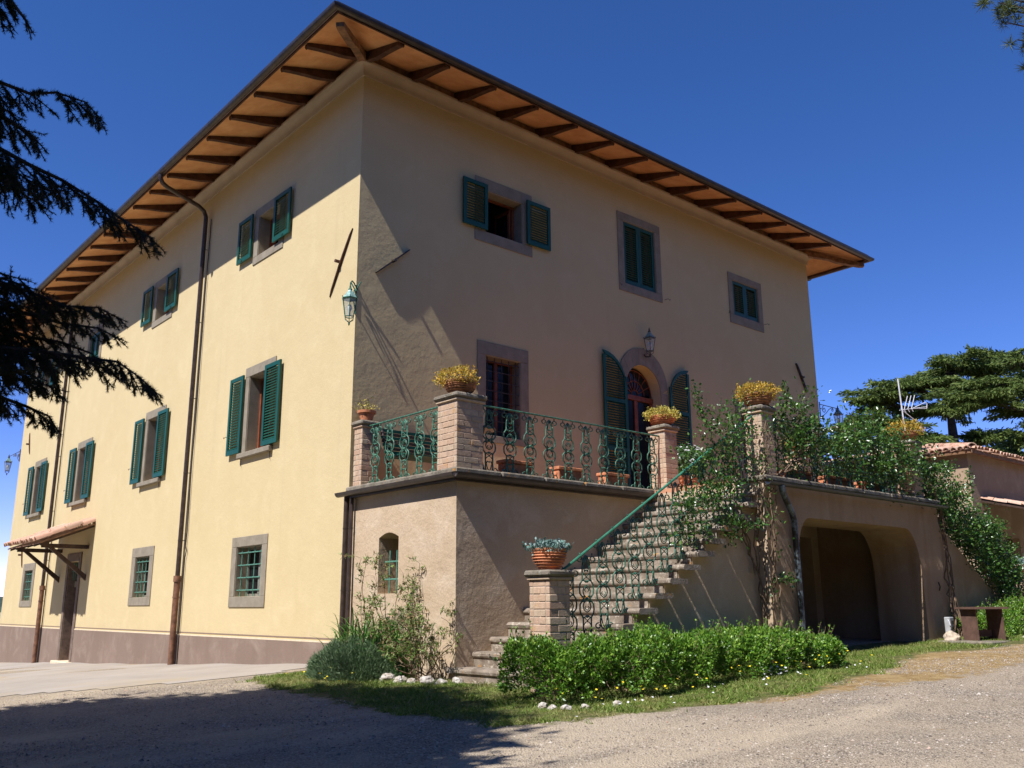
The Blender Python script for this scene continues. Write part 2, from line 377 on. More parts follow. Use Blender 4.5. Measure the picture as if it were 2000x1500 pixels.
def scatter(T, TF, P, Fr, S, name, mat, parent=None, origin=(0, 0, 0)):
    T = np.asarray(T, float); N = len(P); S = np.asarray(S).reshape(N, 1, -1)
    V = np.einsum('nij,nkj->nki', Fr, T[None]*S) + P[:, None, :]
    Fa = (np.asarray(TF)[None] + (np.arange(N)*len(T))[:, None, None]).reshape(-1, len(TF[0]))
    return mesh_np(name, V.reshape(-1, 3), Fa, mat, parent, origin)
LEAF = [(0, 0, 0), (.45, .30, .06), (1, 0, -.05), (.45, -.30, .06)]; LEAFF = [(0, 1, 2), (0, 2, 3)]
OVAL = [(0, 0, 0), (.25, .26, .05), (.75, .26, .03), (1, 0, -.06), (.75, -.26, .03), (.25, -.26, .05)]; OVALF = [(0, 1, 2), (0, 2, 3), (0, 3, 4), (0, 4, 5)]
NEED = [(0, -.5, 0), (0, .5, 0), (1, 0, 0)]; NEEDF = [(0, 1, 2)]
BLADE = [(0, -.5, 0), (0, .5, 0), (.6, .35, 0.06), (.6, -.35, 0.06), (1, 0, .2)]; BLADEF = [(0, 1, 2), (0, 2, 3), (3, 2, 4)]

def gz(x, y):
    X = 80*math.tanh(x/80); Y = 80*math.tanh(y/80)
    return (0.034*X if X > 0 else 0.04*X - .003*min(X*X, 140)) + (-.04*(math.sqrt(Y*Y+1)-1) if Y > 0 else -0.1*(1-math.exp(Y/6)))
def gzn(x, y):
    X = 80*np.tanh(x/80); Y = 80*np.tanh(y/80)
    return np.where(X > 0, .034*X, .04*X-.003*np.minimum(X*X, 140)) + np.where(Y > 0, -.04*(np.sqrt(Y*Y+1)-1), -0.1*(1-np.exp(np.minimum(Y, 0)/6)))
def inpoly(x, y, poly):
    x = np.asarray(x); y = np.asarray(y); c = np.zeros(x.shape, bool); n_ = len(poly)
    for i in range(n_):
        x1, y1 = poly[i]; x2, y2 = poly[(i+1) % n_]
        t = ((y1 > y) != (y2 > y)) & (x < (x2-x1)*(y-y1)/((y2-y1) or 1e-9)+x1); c ^= t
    return c
def dpoly(x, y, poly):
    d = np.full(np.shape(x), 1e9)
    for i in range(len(poly)):
        ax, ay = poly[i]; bx_, by = poly[(i+1) % len(poly)]; ex, ey = bx_-ax, by-ay
        t = np.clip(((x-ax)*ex+(y-ay)*ey)/(ex*ex+ey*ey+1e-9), 0, 1)
        d = np.minimum(d, np.hypot(x-ax-t*ex, y-ay-t*ey))
    return np.where(inpoly(x, y, poly), d, -d)

# ------------------------------------------------------------------ terrain
TURF = [(-1.62, -.2), (-1.84, -1.82), (-1.9, -2.9), (-2.08, -4.03), (-2.0, -5.05), (-1.93, -6.0), (-1.45, -6.3), (-.46, -6.5), (.78, -6.75), (1.67, -6.85), (3.09, -6.6), (4.6, -6.2), (6.2, -5.9), (7.9, -6.2), (9.6, -6.3), (14, -6.6), (14, -4.0), (-.1, -4.5), (-.1, -.1), (-.8, .1)]
DRY = [(-1.5, -5.8), (.78, -6.9), (2.1, -7.1), (3.19, -7.35), (4.35, -7.5), (6.5, -7.3), (9, -7.2), (14, -7.4), (14, -4.6), (4.9, -4.6), (4.4, -5.6), (1, -6.2)]
PAVE = [(-30, 3.2), (-9, 2.9), (-6, 2.3), (-4.3, 1.55), (-3.85, .85), (-3.37, .55), (-2.95, .42), (-2.49, .22), (-2.07, .08), (-1.59, .02), (-.84, .22), (-.39, .3), (0, .05), (0, 24), (-30, 24)]
def axis(lo, hi, s, far):
    a = list(np.arange(lo, hi+.001, s)); d = s; x = hi
    while x < far: d *= 1.35; x += d; a.append(x)
    d = s; x = lo
    while x > -far: d *= 1.35; x -= d; a.insert(0, x)
    return np.array(a)
xs = axis(-9, 13, .16, 900); ys = axis(-13, 3, .16, 900)
GX, GY = np.meshgrid(xs, ys, indexing='ij'); GZ = gzn(GX, GY)
GZ = GZ + .02*np.sin(GX*1.7+GY*.9)*np.sin(GY*1.3)*(np.hypot(GX, GY) < 16)
turf = np.clip(.5 + dpoly(GX, GY, TURF)*1.4, 0, 1); dryv = np.clip(.5 + dpoly(GX, GY, DRY)*.9, 0, 1)
nx, ny = GX.shape; idx = np.arange(nx*ny).reshape(nx, ny)
Fq = np.stack([idx[:-1, :-1], idx[1:, :-1], idx[1:, 1:], idx[:-1, 1:]], -1).reshape(-1, 4)
ground = mesh_np('ground', np.stack([GX, GY, GZ], -1).reshape(-1, 3), Fq, 'ground')
for nm, arr in (('turf', turf), ('dry', dryv)):
    a_ = ground.data.attributes.new(nm, 'FLOAT', 'POINT'); a_.data.foreach_set('value', arr.astype(np.float32).ravel())
ground.data.shade_smooth(); tagp(ground, 'grey brown gravel forecourt sloping up towards the villa', kind='structure')
# paving sheet, draped
px_ = np.arange(-30, .01, .25); py_ = np.arange(-.25, 24, .25)
PX, PY = np.meshgrid(px_, py_, indexing='ij'); keep = dpoly(PX, PY, PAVE) > -.02
m = MB(); ok = keep[:-1, :-1] & keep[1:, :-1] & keep[1:, 1:] & keep[:-1, 1:]
PZ = gzn(PX, PY) + .02*np.sin(PX*1.7+PY*.9)*np.sin(PY*1.3)*(np.hypot(PX, PY) < 16) + .006
pidx = np.arange(PX.size).reshape(PX.shape)
Fp = np.stack([pidx[:-1, :-1], pidx[1:, :-1], pidx[1:, 1:], pidx[:-1, 1:]], -1)[ok].reshape(-1, 4)
# snap the ragged edge: move vertices near the border onto the polygon
pav = mesh_np('paving', np.stack([PX, PY, PZ], -1).reshape(-1, 3), Fp, 'paving'); tagp(pav, 'pale concrete paving along the long facade', kind='structure')
# hill behind, far left
m = MB(); hv = []; hf = []
for i in range(61):
    a = R(60 + i*1.2); h = 9+5*math.sin(i*.31)+3*math.sin(i*.83+1)+(10 if a > R(84) else 0)*min(1, (a-R(84))/R(8) if a > R(84) else 0)
    for (d, z) in ((420, -14), (520, h*.7), (640, h*1.25), (760, -14)): hv.append((-7+d*math.cos(a), -12+d*math.sin(a), z+1.5*math.sin(i*2.3)))
for i in range(60):
    for j in range(3): hf.append((i*4+j, i*4+j+1, i*4+j+5, i*4+j+4))
hill = m.add(hv, hf).make('hill', 'hill'); hill.data.shade_smooth(); tagp(hill, 'dark wooded hill beyond the far end of the villa', kind='structure')

# ------------------------------------------------------------------ wall builder
def wallpoly(name, outline, holes, mp, depth, mat, parent, jamb=None):
    loops = [outline] + holes
    tri = tessellate_polygon([[Vector((u, v, 0)) for u, v in L] for L in loops])
    flat_ = [p for L in loops for p in L]
    m = MB(); m.add([mp(u, v, 0) for u, v in flat_], [tuple(t) for t in tri])
    for H in holes:
        N = len(H); vs = [mp(u, v, 0) for u, v in H] + [mp(u, v, depth) for u, v in H]
        m.add(vs, [(i, (i+1) % N, N+(i+1) % N, N+i) for i in range(N)])
    return m.make(name, mat, parent)
rect = lambda a, b, c, d: [(a, c), (b, c), (b, d), (a, d)]
mpL = lambda u, v, w: (w, u, v)          # left (long) facade, plane x=0
mpR = lambda u, v, w: (u, w, v)          # right facade, plane y=0

VW, VL, VT = 14.07, 21.3, 10.0
villa = thing('villa', (7, 10.6, 0), 'three storey cream yellow plastered villa with green louvred shutters and deep wooden eaves', 'villa')

# window tables: (kind, centre, outer half, z0 outer, z1 outer, inner half, iz0, iz1)
LEFT_TOP = [3.37, 8.93, 14.15, 18.65]; LEFT_MID = [3.35, 8.75, 14.05, 18.5]; LEFT_GR = [3.38, 8.79, 18.43]
holesL = []
for c in LEFT_TOP: holesL.append(rect(c-.45, c+.45, 7.68, 8.52))
for c in LEFT_MID: holesL.append(rect(c-.46, c+.46, 3.70, 5.19))
for c in LEFT_GR: holesL.append(rect(c-.52, c+.52, 1.06, 1.95) if c < 5 else rect(c-.45, c+.45, 1.10, 1.99))
holesL.append(rect(13.45, 14.35, -.47, 2.08))
wallpoly('wall', rect(0, VL, -1.6, VT), holesL, mpL, .32, 'yellow', villa)
def archpts(c, hw, zs, z0, n=14, r=None):
    r = r or hw
    return [(c-hw, z0), (c+hw, z0)] + [(c+hw*math.cos(math.pi*i/n), zs+r*math.sin(math.pi*i/n)) for i in range(n+1)]
DC, DH = 7.06, .56
holesR = [rect(2.73, 3.66, 7.70, 8.54), rect(6.61, 7.65, 7.59, 9.04), rect(10.54, 11.60, 7.70, 8.60),
          rect(2.74, 3.58, 3.83, 5.30), rect(10.52, 11.38, 3.83, 5.30), archpts(DC, DH, 5.27, 2.70)]
wallpoly('wall', rect(0, VW, -1.6, VT), holesR, mpR, .32, 'yellow', villa)
m = MB(); m.add([(VW, 0, -1.6), (VW, VL, -1.6), (VW, VL, VT), (VW, 0, VT)], [(0, 1, 2, 3)]); m.make('wall', 'yellow', villa)
m = MB(); m.add([(0, VL, -1.6), (VW, VL, -1.6), (VW, VL, VT), (0, VL, VT)], [(3, 2, 1, 0)]); m.make('wall', 'yellow', villa)
# interior: floors and a dark back partition so rooms read as rooms
for z in (2.6, 6.3, 9.95): bx('floor', (.33, .33, z), (VW-.05, VL-.05, z+.06), 'darkwood', villa)
bx('partition', (3.9, 4.2, -1), (4.0, VL-.1, 9.9), 'outplaster', villa); bx('partition', (.4, 4.6, -1), (VW-.1, 4.7, 9.9), 'outplaster', villa)
bx('partition', (4.9, .35, -1), (5.0, 4.5, 9.9), 'outplaster', villa)

# plinth with its painted lines on the long side
for a, b in ((0.0, 13.28), (14.52, VL)):
    bx('plinth', (-.016, a, -1.6), (-.001, b, .335), 'plinth', villa)
    bx('plinth_line', (-.019, a, .335), (-.001, b, .36), 'cream_line', villa)
    bx('painted_line', (-.006, a, .385), (-.001, b, .405), 'brown_line', villa)

def sweep(name, prof, rc, mat, parent, smooth=False):
    (x0, y0, x1, y1) = rc; vs = []; N = len(prof)
    for (cx, cy, sx, sy) in ((x0, y0, -1, -1), (x1, y0, 1, -1), (x1, y1, 1, 1), (x0, y1, -1, 1)):
        for (o, z) in prof: vs.append((cx+sx*o, cy+sy*o, z))
    fs = []
    for k in range(4):
        l = (k+1) % 4
        for i in range(N): j = (i+1) % N; fs.append((k*N+i, k*N+j, l*N+j, l*N+i))
    return MB().add(vs, fs).make(name, mat, parent, smooth=smooth)
RC = (0, 0, VW, VL); RR = (0, 0, 13.75, VL)
cov = [(.002, 9.86), (.02, 9.86), (.025, 9.885)] + [(.025+.11*(1-math.cos(R(a))), 9.885+.15*math.sin(R(a))) for a in range(15, 91, 15)] + [(.15, 10.05), (.15, 10.09), (.002, 10.09)]
sweep('cornice', cov, RC, 'cornice', villa, True)
sweep('blocking_board', [(.002, 10.09), (.05, 10.09), (.05, 10.30), (.002, 10.30)], RC, 'hipwood', villa)
sweep('soffit', [(-.2, 10.36), (1.24, 9.90), (1.24, 9.96), (-.2, 10.42)], RR, 'soffit', villa)
sweep('fascia', [(1.235, 9.84), (1.262, 9.84), (1.262, 10.0), (1.235, 10.0)], RR, 'rafter', villa)
gp = [(1.275 + .065 - .065*math.cos(R(a)), 9.895 - .075*math.sin(R(a))) for a in range(0, 181, 20)]
gp2 = [(o if abs(o-1.34) > .001 else o, z+.012) for (o, z) in gp][::-1]
gp2 = [(1.34+(o-1.34)*.88, z) for o, z in gp2]
sweep('gutter', gp + gp2, RR, 'gutter', villa, True)
# low hipped roof
m = MB(); e = 1.3
m.add([(-e, -e, 10.0), (13.75+e, -e, 10.0), (13.75+e, VL+e, 10.0), (-e, VL+e, 10.0), (6.9, 7.0, 12.6), (6.9, 14.3, 12.6)], [(0, 1, 4), (1, 2, 5, 4), (2, 3, 5), (3, 0, 4, 5)])
m.make('roof', 'rooftile', villa)
# rafters with a tapered, curved tail
def rafter_poly():
    zt = lambda o: 10.293 - .3195*o
    top = [(.04, zt(.04)-.004), (1.17, zt(1.17)-.004)]
    low = [(1.17, zt(1.17)-.055), (1.145, zt(1.145)-.085), (1.12, zt(1.12)-.07), (.95, zt(.95)-.088), (.7, zt(.7)-.125), (.52, zt(.52)-.158), (.4, zt(.4)-.172), (.04, zt(.04)-.185)]
    return top + low
rp = rafter_poly()
mr = MB().prism([(-o, z) for o, z in rp], lambda u, v, w: (w-.05, u, v), .10).make('rafter', 'rafter', villa, origin=(0, 0, 0))
reg(mr, (.95, 0, 0), villa)
def dupo(o, loc, parent, rotz=0, name=None):
    c = bpy.data.objects.new(name or o.name.split('.')[0], o.data); COL.objects.link(c)
    for k in o.keys(): c[k] = o[k]
    reg(c, loc, parent); c.rotation_euler = (0, 0, rotz); return c
for k in range(2, 14): dupo(mr, (-.07+1.03*k, 0, 0), villa)
dupo(mr, (.0, 0, 0), villa)
for k in range(0, 21): dupo(mr, (0, -.28+1.045*k + (.0 if k else .18), 0), villa, R(-90))
for k in range(0, 20): dupo(mr, (VW, .6+1.045*k, 0), villa, R(90))
hp = [(.04*1.3, 10.24), (1.62, 9.775), (1.62, 9.70), (1.5, 9.70), (.9, 9.84), (.7, 9.93), (.05, 10.06)]
hr = MB().prism([(-o, z) for o, z in hp], lambda u, v, w: (w-.065, u, v), .13).make('hip_rafter', 'hipwood', villa, origin=(0, 0, 0))
hr.rotation_euler = (0, 0, R(-45)); dupo(hr, (VW-.2, 0, 0), villa, R(45))

# stone-framed windows ------------------------------------------------------
class Fac:
    """facade frame: P(u, out, z); out > 0 is away from the wall"""
    def __init__(s, side): s.s = side
    def P(s, u, o, z): return (-o, u, z) if s.s == 'L' else (u, -o, z)
    def box(s, m, u0, u1, o0, o1, z0, z1, c=None):
        a, b = s.P(u0, o0, z0), s.P(u1, o1, z1)
        lo = tuple(min(i, j) for i, j in zip(a, b)); hi = tuple(max(i, j) for i, j in zip(a, b))
        return m.box(lo, hi) if c is None else m.bbox(lo, hi, c)
def shutter(fc, u0, u1, z0, z1, parent, off=.045, archside=0, hinge=True, rz=None):
    """one louvred leaf; archside=+1: tall edge at u0, -1: tall edge at u1 (quarter arch top of height rz)"""
    w = u1-u0; st = .075; m = MB(); o0, o1 = off, off+.035
    top = lambda u: z1
    if archside:
        def top(u):
            t = (u-u0)/w if archside > 0 else (u1-u)/w
            return z1-rz + rz*math.sqrt(max(0, 1-t*t*.99))
    N = 10
    if archside:
        us = [u0+w*i/N for i in range(N+1)]
        ring = [(u, top(u)) for u in us]; inner = [(u0+st+(w-2*st)*i/N, top(u0+st+(w-2*st)*i/N)-st*1.1) for i in range(N+1)]
        for i in range(N):
            q = [ring[i], ring[i+1], inner[i+1], inner[i]]
            m.prism(q, lambda a, b, d: fc.P(a, o0+d, b), .035)
        fc.box(m, u0, u0+st, o0, o1, z0, inner[0][1]); fc.box(m, u1-st, u1, o0, o1, z0, inner[-1][1])
    else:
        fc.box(m, u0, u0+st, o0, o1, z0, z1); fc.box(m, u1-st, u1, o0, o1, z0, z1)
        fc.box(m, u0+st, u1-st, o0, o1, z1-st, z1)
    fc.box(m, u0+st, u1-st, o0, o1, z0, z0+st*1.2)
    mids = []
    if z1-z0 > 1.3 and not archside: mids = []
    if archside: mids = [z0+(z1-z0)*.36, z0+(z1-z0)*.68]
    for zm in mids: fc.box(m, u0+st, u1-st, o0, o1, zm-.04, zm+.04)
    sh = m.make('shutter', 'green', parent)
    # louvres
    pitch = .052; z = z0+st*1.2+pitch*.5; cu = (u0+u1)/2; base = None; last = None
    while z < (z1-st-.02 if not archside else 1e9):
        a, b = u0+st, u1-st
        if archside:
            lim = z1-st-.03
            if z > lim: break
            # narrow the slat where the arch cuts it
            ok_ = [a+(b-a)*i/40 for i in range(41) if top(a+(b-a)*i/40)-st*1.1 > z+.02]
            if not ok_: break
            a, b = min(ok_), max(ok_)
            if any(abs(z-zm) < .055 for zm in mids) or b-a < .05: z += pitch; continue
        key = (fc.s, round(b-a, 3))
        if key not in SLATS:
            s_ = MB(); hw = (b-a)/2
            poly = [(-.004, .014), (.004, .020), (.030, -.016), (.024, -.022)]
            vs = [fc.P(-hw, o, zz) for o, zz in poly] + [fc.P(hw, o, zz) for o, zz in poly]
            s_.add(vs, [(0, 1, 2, 3), (7, 6, 5, 4), (0, 4, 5, 1), (1, 5, 6, 2), (2, 6, 7, 3), (3, 7, 4, 0)])
            s0 = s_.make('slat', 'green', sh, origin=(0, 0, 0)); SLATS[key] = s0.data
            reg(s0, fc.P((a+b)/2, o0, z), sh)
        else:
            link_mesh('slat', SLATS[key], fc.P((a+b)/2, o0, z), sh)
        z += pitch
    return sh
SLATS = {}
def surround(fc, c, oh, oz0, oz1, ih, iz0, iz1, parent, out=.018, sill=False):
    m = MB(); fc.box(m, c-oh, c+oh, 0.002, out, iz1, oz1, .006); m.make('lintel', 'pietra', parent)
    for s_ in (-1, 1):
        m = MB(); a, b = sorted((c+s_*ih, c+s_*oh)); fc.box(m, a, b, .002, out, iz0 if sill or True else oz0, iz1-.003, .006)
        # reveal lining in stone
        q0, q1 = sorted((c+s_*ih, c+s_*(ih-.012))); fc.box(m, q0, q1, -.26, .0, iz0, iz1); m.make('jamb', 'pietra', parent)
    m = MB()
    if sill: fc.box(m, c-oh-.04, c+oh+.04, -.26, .09, iz0-.10, iz0-.002, .01)
    else: fc.box(m, c-oh, c+oh, .002, out+.002, oz0, iz0-.002, .008); fc.box(m, c-ih, c+ih, -.26, -.002, iz0-.03, iz0-.001)
    m.make('sill', 'pietra', parent)
    m = MB(); fc.box(m, c-ih+.012, c+ih-.012, -.26, -.002, iz1-.012, iz1-.001); m.make('lintel_soffit', 'pietra', parent)
def hooks(fc, us, z, parent):
    for u, d in us:
        m = MB(); m.tube([fc.P(u, 0, z), fc.P(u, .03, z), fc.P(u+d*.03, .08, z+.01), fc.P(u+d*.07, .09, z-.02), fc.P(u+d*.10, .085, z+.015)], .006, 5)
        m.make('shutter_hook', 'gutter', parent)
def window(fc, c, oh, oz0, oz1, ih, iz0, iz1, style, parent, sill=False, curtain=False, mat='woodframe'):
    pass; dp = -.22; m = MB(); t = .05
    a, b = c-ih+.012, c+ih-.012
    if style != 'grille_only':
        for q in (a, b-t): fc.box(m, q, q+t, dp-.05, dp, iz0, iz1)
        fc.box(m, a+t, b-t, dp-.05, dp, iz1-t, iz1-.013); fc.box(m, a+t, b-t, dp-.05, dp, iz0, iz0+t)
        if style != 'ajar': fc.box(m, c-.04, c+.04, dp-.055, dp+.005, iz0+t, iz1-t)
    w = m.make('window', mat, parent)
    if style == 'ajar':      # inner leaves swung inwards, dark room behind
        for s_ in (-1, 1):
            m = MB(); uu = c+s_*(ih-.07)
            q0, q1 = sorted((uu, uu-s_*.035))
            fc.box(m, q0, q1, dp-.5, dp-.45, iz0+.05, iz1-.06); fc.box(m, q0, q1, dp-.10, dp-.05, iz0+.05, iz1-.06)
            fc.box(m, q0, q1, dp-.45, dp-.10, iz0+.05, iz0+.12); fc.box(m, q0, q1, dp-.45, dp-.10, iz1-.13, iz1-.06)
            m.make('casement', mat, w)
            m = MB(); fc.box(m, q0+.012, q0+.02, dp-.45, dp-.10, iz0+.12, iz1-.13); m.make('pane', 'glass', w)
    else:
        for s_ in (-1, 1):
            m = MB(); u0, u1 = sorted((c+s_*.04, c+s_*(ih-.062))); fc.box(m, u0, u1, dp-.03, dp-.022, iz0+t, iz1-t); m.make('pane', 'glass', w)
    if curtain:
        m = MB()
        for k in range(9):
            u = c-ih*.1+ih*.09*k; fc.box(m, u, u+ih*.085, dp-.10-.02*(k % 2), dp-.09-.02*(k % 2), iz0+.06, iz1-.06)
        m.make('curtain', 'curtain', w)
    surround(fc, c, oh, oz0, oz1, ih, iz0, iz1, w, sill=sill)
    return w
def grille(fc, c, ih, iz0, iz1, nv, nh, parent, out=-.05, mat='grille', r=.011, proud=.05):
    m = MB()
    for i in range(nv):
        u = c-ih+2*ih*(i+.5)/nv; m.tube([fc.P(u, out, iz0), fc.P(u, out, iz1)], r, 6)
    for j in range(nh):
        z = iz0+(iz1-iz0)*(j+.5)/nh; m.tube([fc.P(c-ih, out+.012, z), fc.P(c+ih, out+.012, z)], r, 6)
        for i in range(nv):
            u = c-ih+2*ih*(i+.5)/nv; m.tube([fc.P(u-.025, out+.012, z), fc.P(u+.025, out+.012, z)], r*1.5, 6)
    return m.make('grille', mat, parent, smooth=True)
L_, R_ = Fac('L'), Fac('R')
for i, c in enumerate(LEFT_TOP):
    w = window(L_, c, .64, 7.52, 8.71, .45, 7.68, 8.52, 'ajar' if i < 2 else 'shut', villa)
    if i != 2:
        shutter(L_, c-.98, c-.31, 7.70, 8.63, villa); shutter(L_, c+.64, c+1.28, 7.70, 8.63, villa)
        hooks(L_, ((c-.66, -1), (c+.98, 1)), 7.73, villa)
    else:
        shutter(L_, c-.44, c-.005, 7.70, 8.50, villa, -.05); shutter(L_, c+.005, c+.44, 7.70, 8.50, villa, -.05)
for i, c in enumerate(LEFT_MID):
    w = window(L_, c, .63, 3.60, 5.38, .46, 3.70, 5.19, 'ajar', villa, sill=True)
    shutter(L_, c-.93, c-.32, 3.72, 5.24, villa); shutter(L_, c+.60, c+1.18, 3.72, 5.24, villa)
    hooks(L_, ((c+1.22, 1), (c-.62, -1)), 4.1, villa)
    m = MB(); L_.box(m, c-.605, c-.595, .02, .03, 3.46, 3.60); L_.box(m, c+.585, c+.595, .02, .03, 3.46, 3.60); m.make('sill_bracket', 'gutter', w)
for c in LEFT_GR:
    if c < 5: w = window(L_, c, .72, .87, 2.13, .52, 1.06, 1.95, 'shut', villa, curtain=True, mat='greyframe'); grille(L_, c, .52, 1.06, 1.95, 4, 4, w)
    else: w = window(L_, c, .68, .92, 2.20, .45, 1.10, 1.99, 'shut', villa, curtain=True, mat='greyframe'); grille(L_, c, .45, 1.10, 1.99, 4, 4, w)
w = window(R_, 3.22-.025, .72, 7.48, 8.78, .465, 7.70, 8.54, 'ajar', villa, curtain=False)
shutter(R_, 2.16, 2.74, 7.71, 8.63, villa); shutter(R_, 3.74, 4.36, 7.71, 8.63, villa)
w = window(R_, 7.13, .71, 7.40, 9.22, .52, 7.59, 9.04, 'shut', villa)
shutter(R_, 6.62, 7.127, 7.60, 9.03, villa, -.05); shutter(R_, 7.133, 7.64, 7.60, 9.03, villa, -.05); hooks(R_, ((6.47, -1), (7.93, 1)), 7.50, villa)
w = window(R_, 11.07, .70, 7.47, 8.77, .53, 7.70, 8.60, 'shut', villa)
shutter(R_, 10.55, 11.067, 7.71, 8.59, villa, -.05); shutter(R_, 11.073, 11.59, 7.71, 8.59, villa, -.05); hooks(R_, ((10.33, -1), (11.82, 1)), 7.70, villa)
for c in (3.16, 10.95):
    w = window(R_, c, .62, 3.70, 5.55, .42, 3.83, 5.30, 'shut', villa, curtain=True); grille(R_, c, .42, 3.83, 5.30, 5, 8, w, -.04, 'gutter', .008)
# low orange-pink dado painted behind the terrace
# arched french door on the terrace ------------------------------------------
door = MB()
for q0, q1 in ((DC-DH+.02, DC-DH+.10), (DC+DH-.10, DC+DH-.02), (DC-.05, DC+.05)): R_.box(door, q0, q1, -.27, -.21, 2.70, 5.10)
R_.box(door, DC-DH+.02, DC+DH-.02, -.28, -.19, 5.10, 5.20); R_.box(door, DC-DH+.1, DC-.05, -.27, -.21, 2.70, 3.05); R_.box(door, DC+.05, DC+DH-.1, -.27, -.21, 2.70, 3.05)
fd = door.make('french_door', 'woodframe', villa)
for s_ in (-1, 1):
    m = MB(); a, b = sorted((DC+s_*.05, DC+s_*(DH-.1))); R_.box(m, a, b, -.25, -.24, 3.05, 5.10); m.make('pane', 'glass', fd)
m = MB(); m.add([(DC, .245, 5.2)] + [(DC+(DH-.02)*math.cos(math.pi*i/16), .245, 5.2+.07+(DH-.02)*math.sin(math.pi*i/16)-.0) for i in range(17)], [(0, i+1, i+2) for i in range(16)]); m.make('fanlight_pane', 'glass', fd)
m = MB()
for i in range(1, 8):
    a = math.pi*i/8; m.tube([(DC+.1*math.cos(a), .235, 5.22+.1*math.sin(a)), (DC+.52*math.cos(a), .235, 5.27+.52*math.sin(a))], .010, 5)
for r_ in (.1, .3, .53): m.tube([(DC+r_*math.cos(math.pi*i/14), .235, 5.23+r_*math.sin(math.pi*i/14)) for i in range(15)], .011, 5)
m.make('fanlight_bars', 'woodframe', fd)
# stone archivolt in voussoirs + jambs
nv = 9
for i in range(nv):
    a0, a1 = math.pi*i/nv+.004, math.pi*(i+1)/nv-.004; pts = []
    for k in range(4): a = a0+(a1-a0)*k/3; pts.append((DC+.79*math.cos(a), 5.40+.80*math.sin(a)))
    for k in range(3, -1, -1): a = a0+(a1-a0)*k/3; pts.append((DC+DH*math.cos(a), 5.27+DH*math.sin(a)))
    MB().prism(pts, lambda u, v, w_: (u, -.022+w_, v), .02).make('voussoir', 'pietra', fd)
for s_ in (-1, 1):
    m = MB(); a, b = sorted((DC+s_*DH, DC+s_*.79)); R_.box(m, a, b, .002, .022, 2.70, 5.40 if False else 5.30, .006); m.make('jamb', 'pietra', fd)
shutter(R_, 5.77, 6.47, 2.78, 5.94, villa, .05, 1, rz=.72); shutter(R_, 7.86, 8.54, 2.78, 5.94, villa, .05, -1, rz=.72)

# ground-floor door on the long side, with its tiled canopy -------------------
m = MB(); L_.box(m, 13.47, 14.33, -.26, -.21, -.45, 1.42)
ed = m.make('entrance_door', 'doorwood', villa)
for (u0, u1) in ((13.53, 13.87), (13.93, 14.27)):
    for (z0, z1) in ((-.36, .05), (.12, .50), (.58, 1.34)):
        m = MB(); L_.box(m, u0+.03, u1-.03, -.21, -.19, z0, z1, .012); m.make('panel', 'doorwood', ed)
m = MB(); m.tube([L_.P(13.86, -.20, .66), L_.P(13.84, -.16, .62), L_.P(13.86, -.15, .56), L_.P(13.90, -.15, .60), L_.P(13.88, -.17, .66)], .008, 6); m.make('door_knocker', 'antenna', ed)
m = MB(); L_.box(m, 13.47, 14.33, -.26, -.17, 1.42, 1.58); m.make('transom', 'pietra', ed)
m = MB(); L_.box(m, 13.47, 14.33, -.25, -.24, 1.58, 2.08); m.make('pane', 'glass', ed)
grille(L_, 13.9, .43, 1.60, 2.06, 5, 1, ed, -.10)
m = MB(); L_.box(m, 13.28, 14.52, .002, .03, 2.08, 2.30, .008); m.make('lintel', 'darkstone', ed)
for a, b in ((13.28, 13.45), (14.35, 14.52)):
    m = MB(); L_.box(m, a, b, .002, .03, -.5, 2.078, .008); q = (13.452, 13.466) if a < 13.5 else (14.334, 14.348); L_.box(m, q[0], q[1], -.26, -.001, -.46, 2.07); m.make('jamb', 'darkstone', ed)
m = MB(); L_.box(m, 13.20, 14.60, -.26, .16, -.56, -.46, .015); m.make('doorstep', 'cream_line', ed)
can = thing('door_canopy', (-.7, 14, 2.6), parent=villa)
CY0, CY1 = 12.42, 15.62; ztop = lambda o: 3.0 - .42*o
for u in (12.85, 15.20):
    m = MB(); L_.box(m, u-.05, u+.05, 0, 1.12, 2.36, 2.46); m.make('bracket_beam', 'darkwood', can)
    m = MB(); m.prism([(0, 1.56), (0, 1.70), (-.88, 2.40), (-1.0, 2.40)], lambda a, b, w_: (a, u-.045+w_, b), .09); m.make('bracket_brace', 'darkwood', can)
m = MB(); L_.box(m, 12.62, 15.42, 1.0, 1.10, 2.46, 2.53); m.make('purlin', 'darkwood', can)
for k in range(6):
    u = 12.55+k*.59; m = MB(); m.prism([(0, ztop(0)-.10), (0, ztop(0)-.04), (-1.22, ztop(1.22)-.04), (-1.22, ztop(1.22)-.10)], lambda a, b, w_: (a, u-.03+w_, b), .06); m.make('canopy_rafter', 'darkwood', can)
m = MB(); m.prism([(0, ztop(0)-.038), (0, ztop(0)-.01), (-1.27, ztop(1.27)-.01), (-1.27, ztop(1.27)-.038)], lambda a, b, w_: (a, CY0+w_, b), CY1-CY0); m.make('canopy_boards', 'hipwood', can)
def tile_mesh(L=.42, r0=.085, r1=.065, th=.014, flipp=False):
    m = MB(); n_ = 6; vs = []
    for (x, r) in ((0, r0), (L, r1)):
        for rr in (r, r-th):
            for k in range(n_+1):
                a = math.pi*k/n_; vs.append((x, rr*math.cos(a), (rr*math.sin(a))*(-1 if flipp else 1)))
    N = n_+1; fs = []
    for k in range(n_):
        fs += [(k, k+1, 2*N+k+1, 2*N+k), (N+k+1, N+k, 3*N+k, 3*N+k+1), (k+1, k, N+k, N+k+1), (2*N+k, 2*N+k+1, 3*N+k+1, 3*N+k)]
    fs += [(0, 2*N, 3*N, N), (N-1, 2*N-1, 4*N-1, 3*N-1)]
    return m.add(vs, fs)
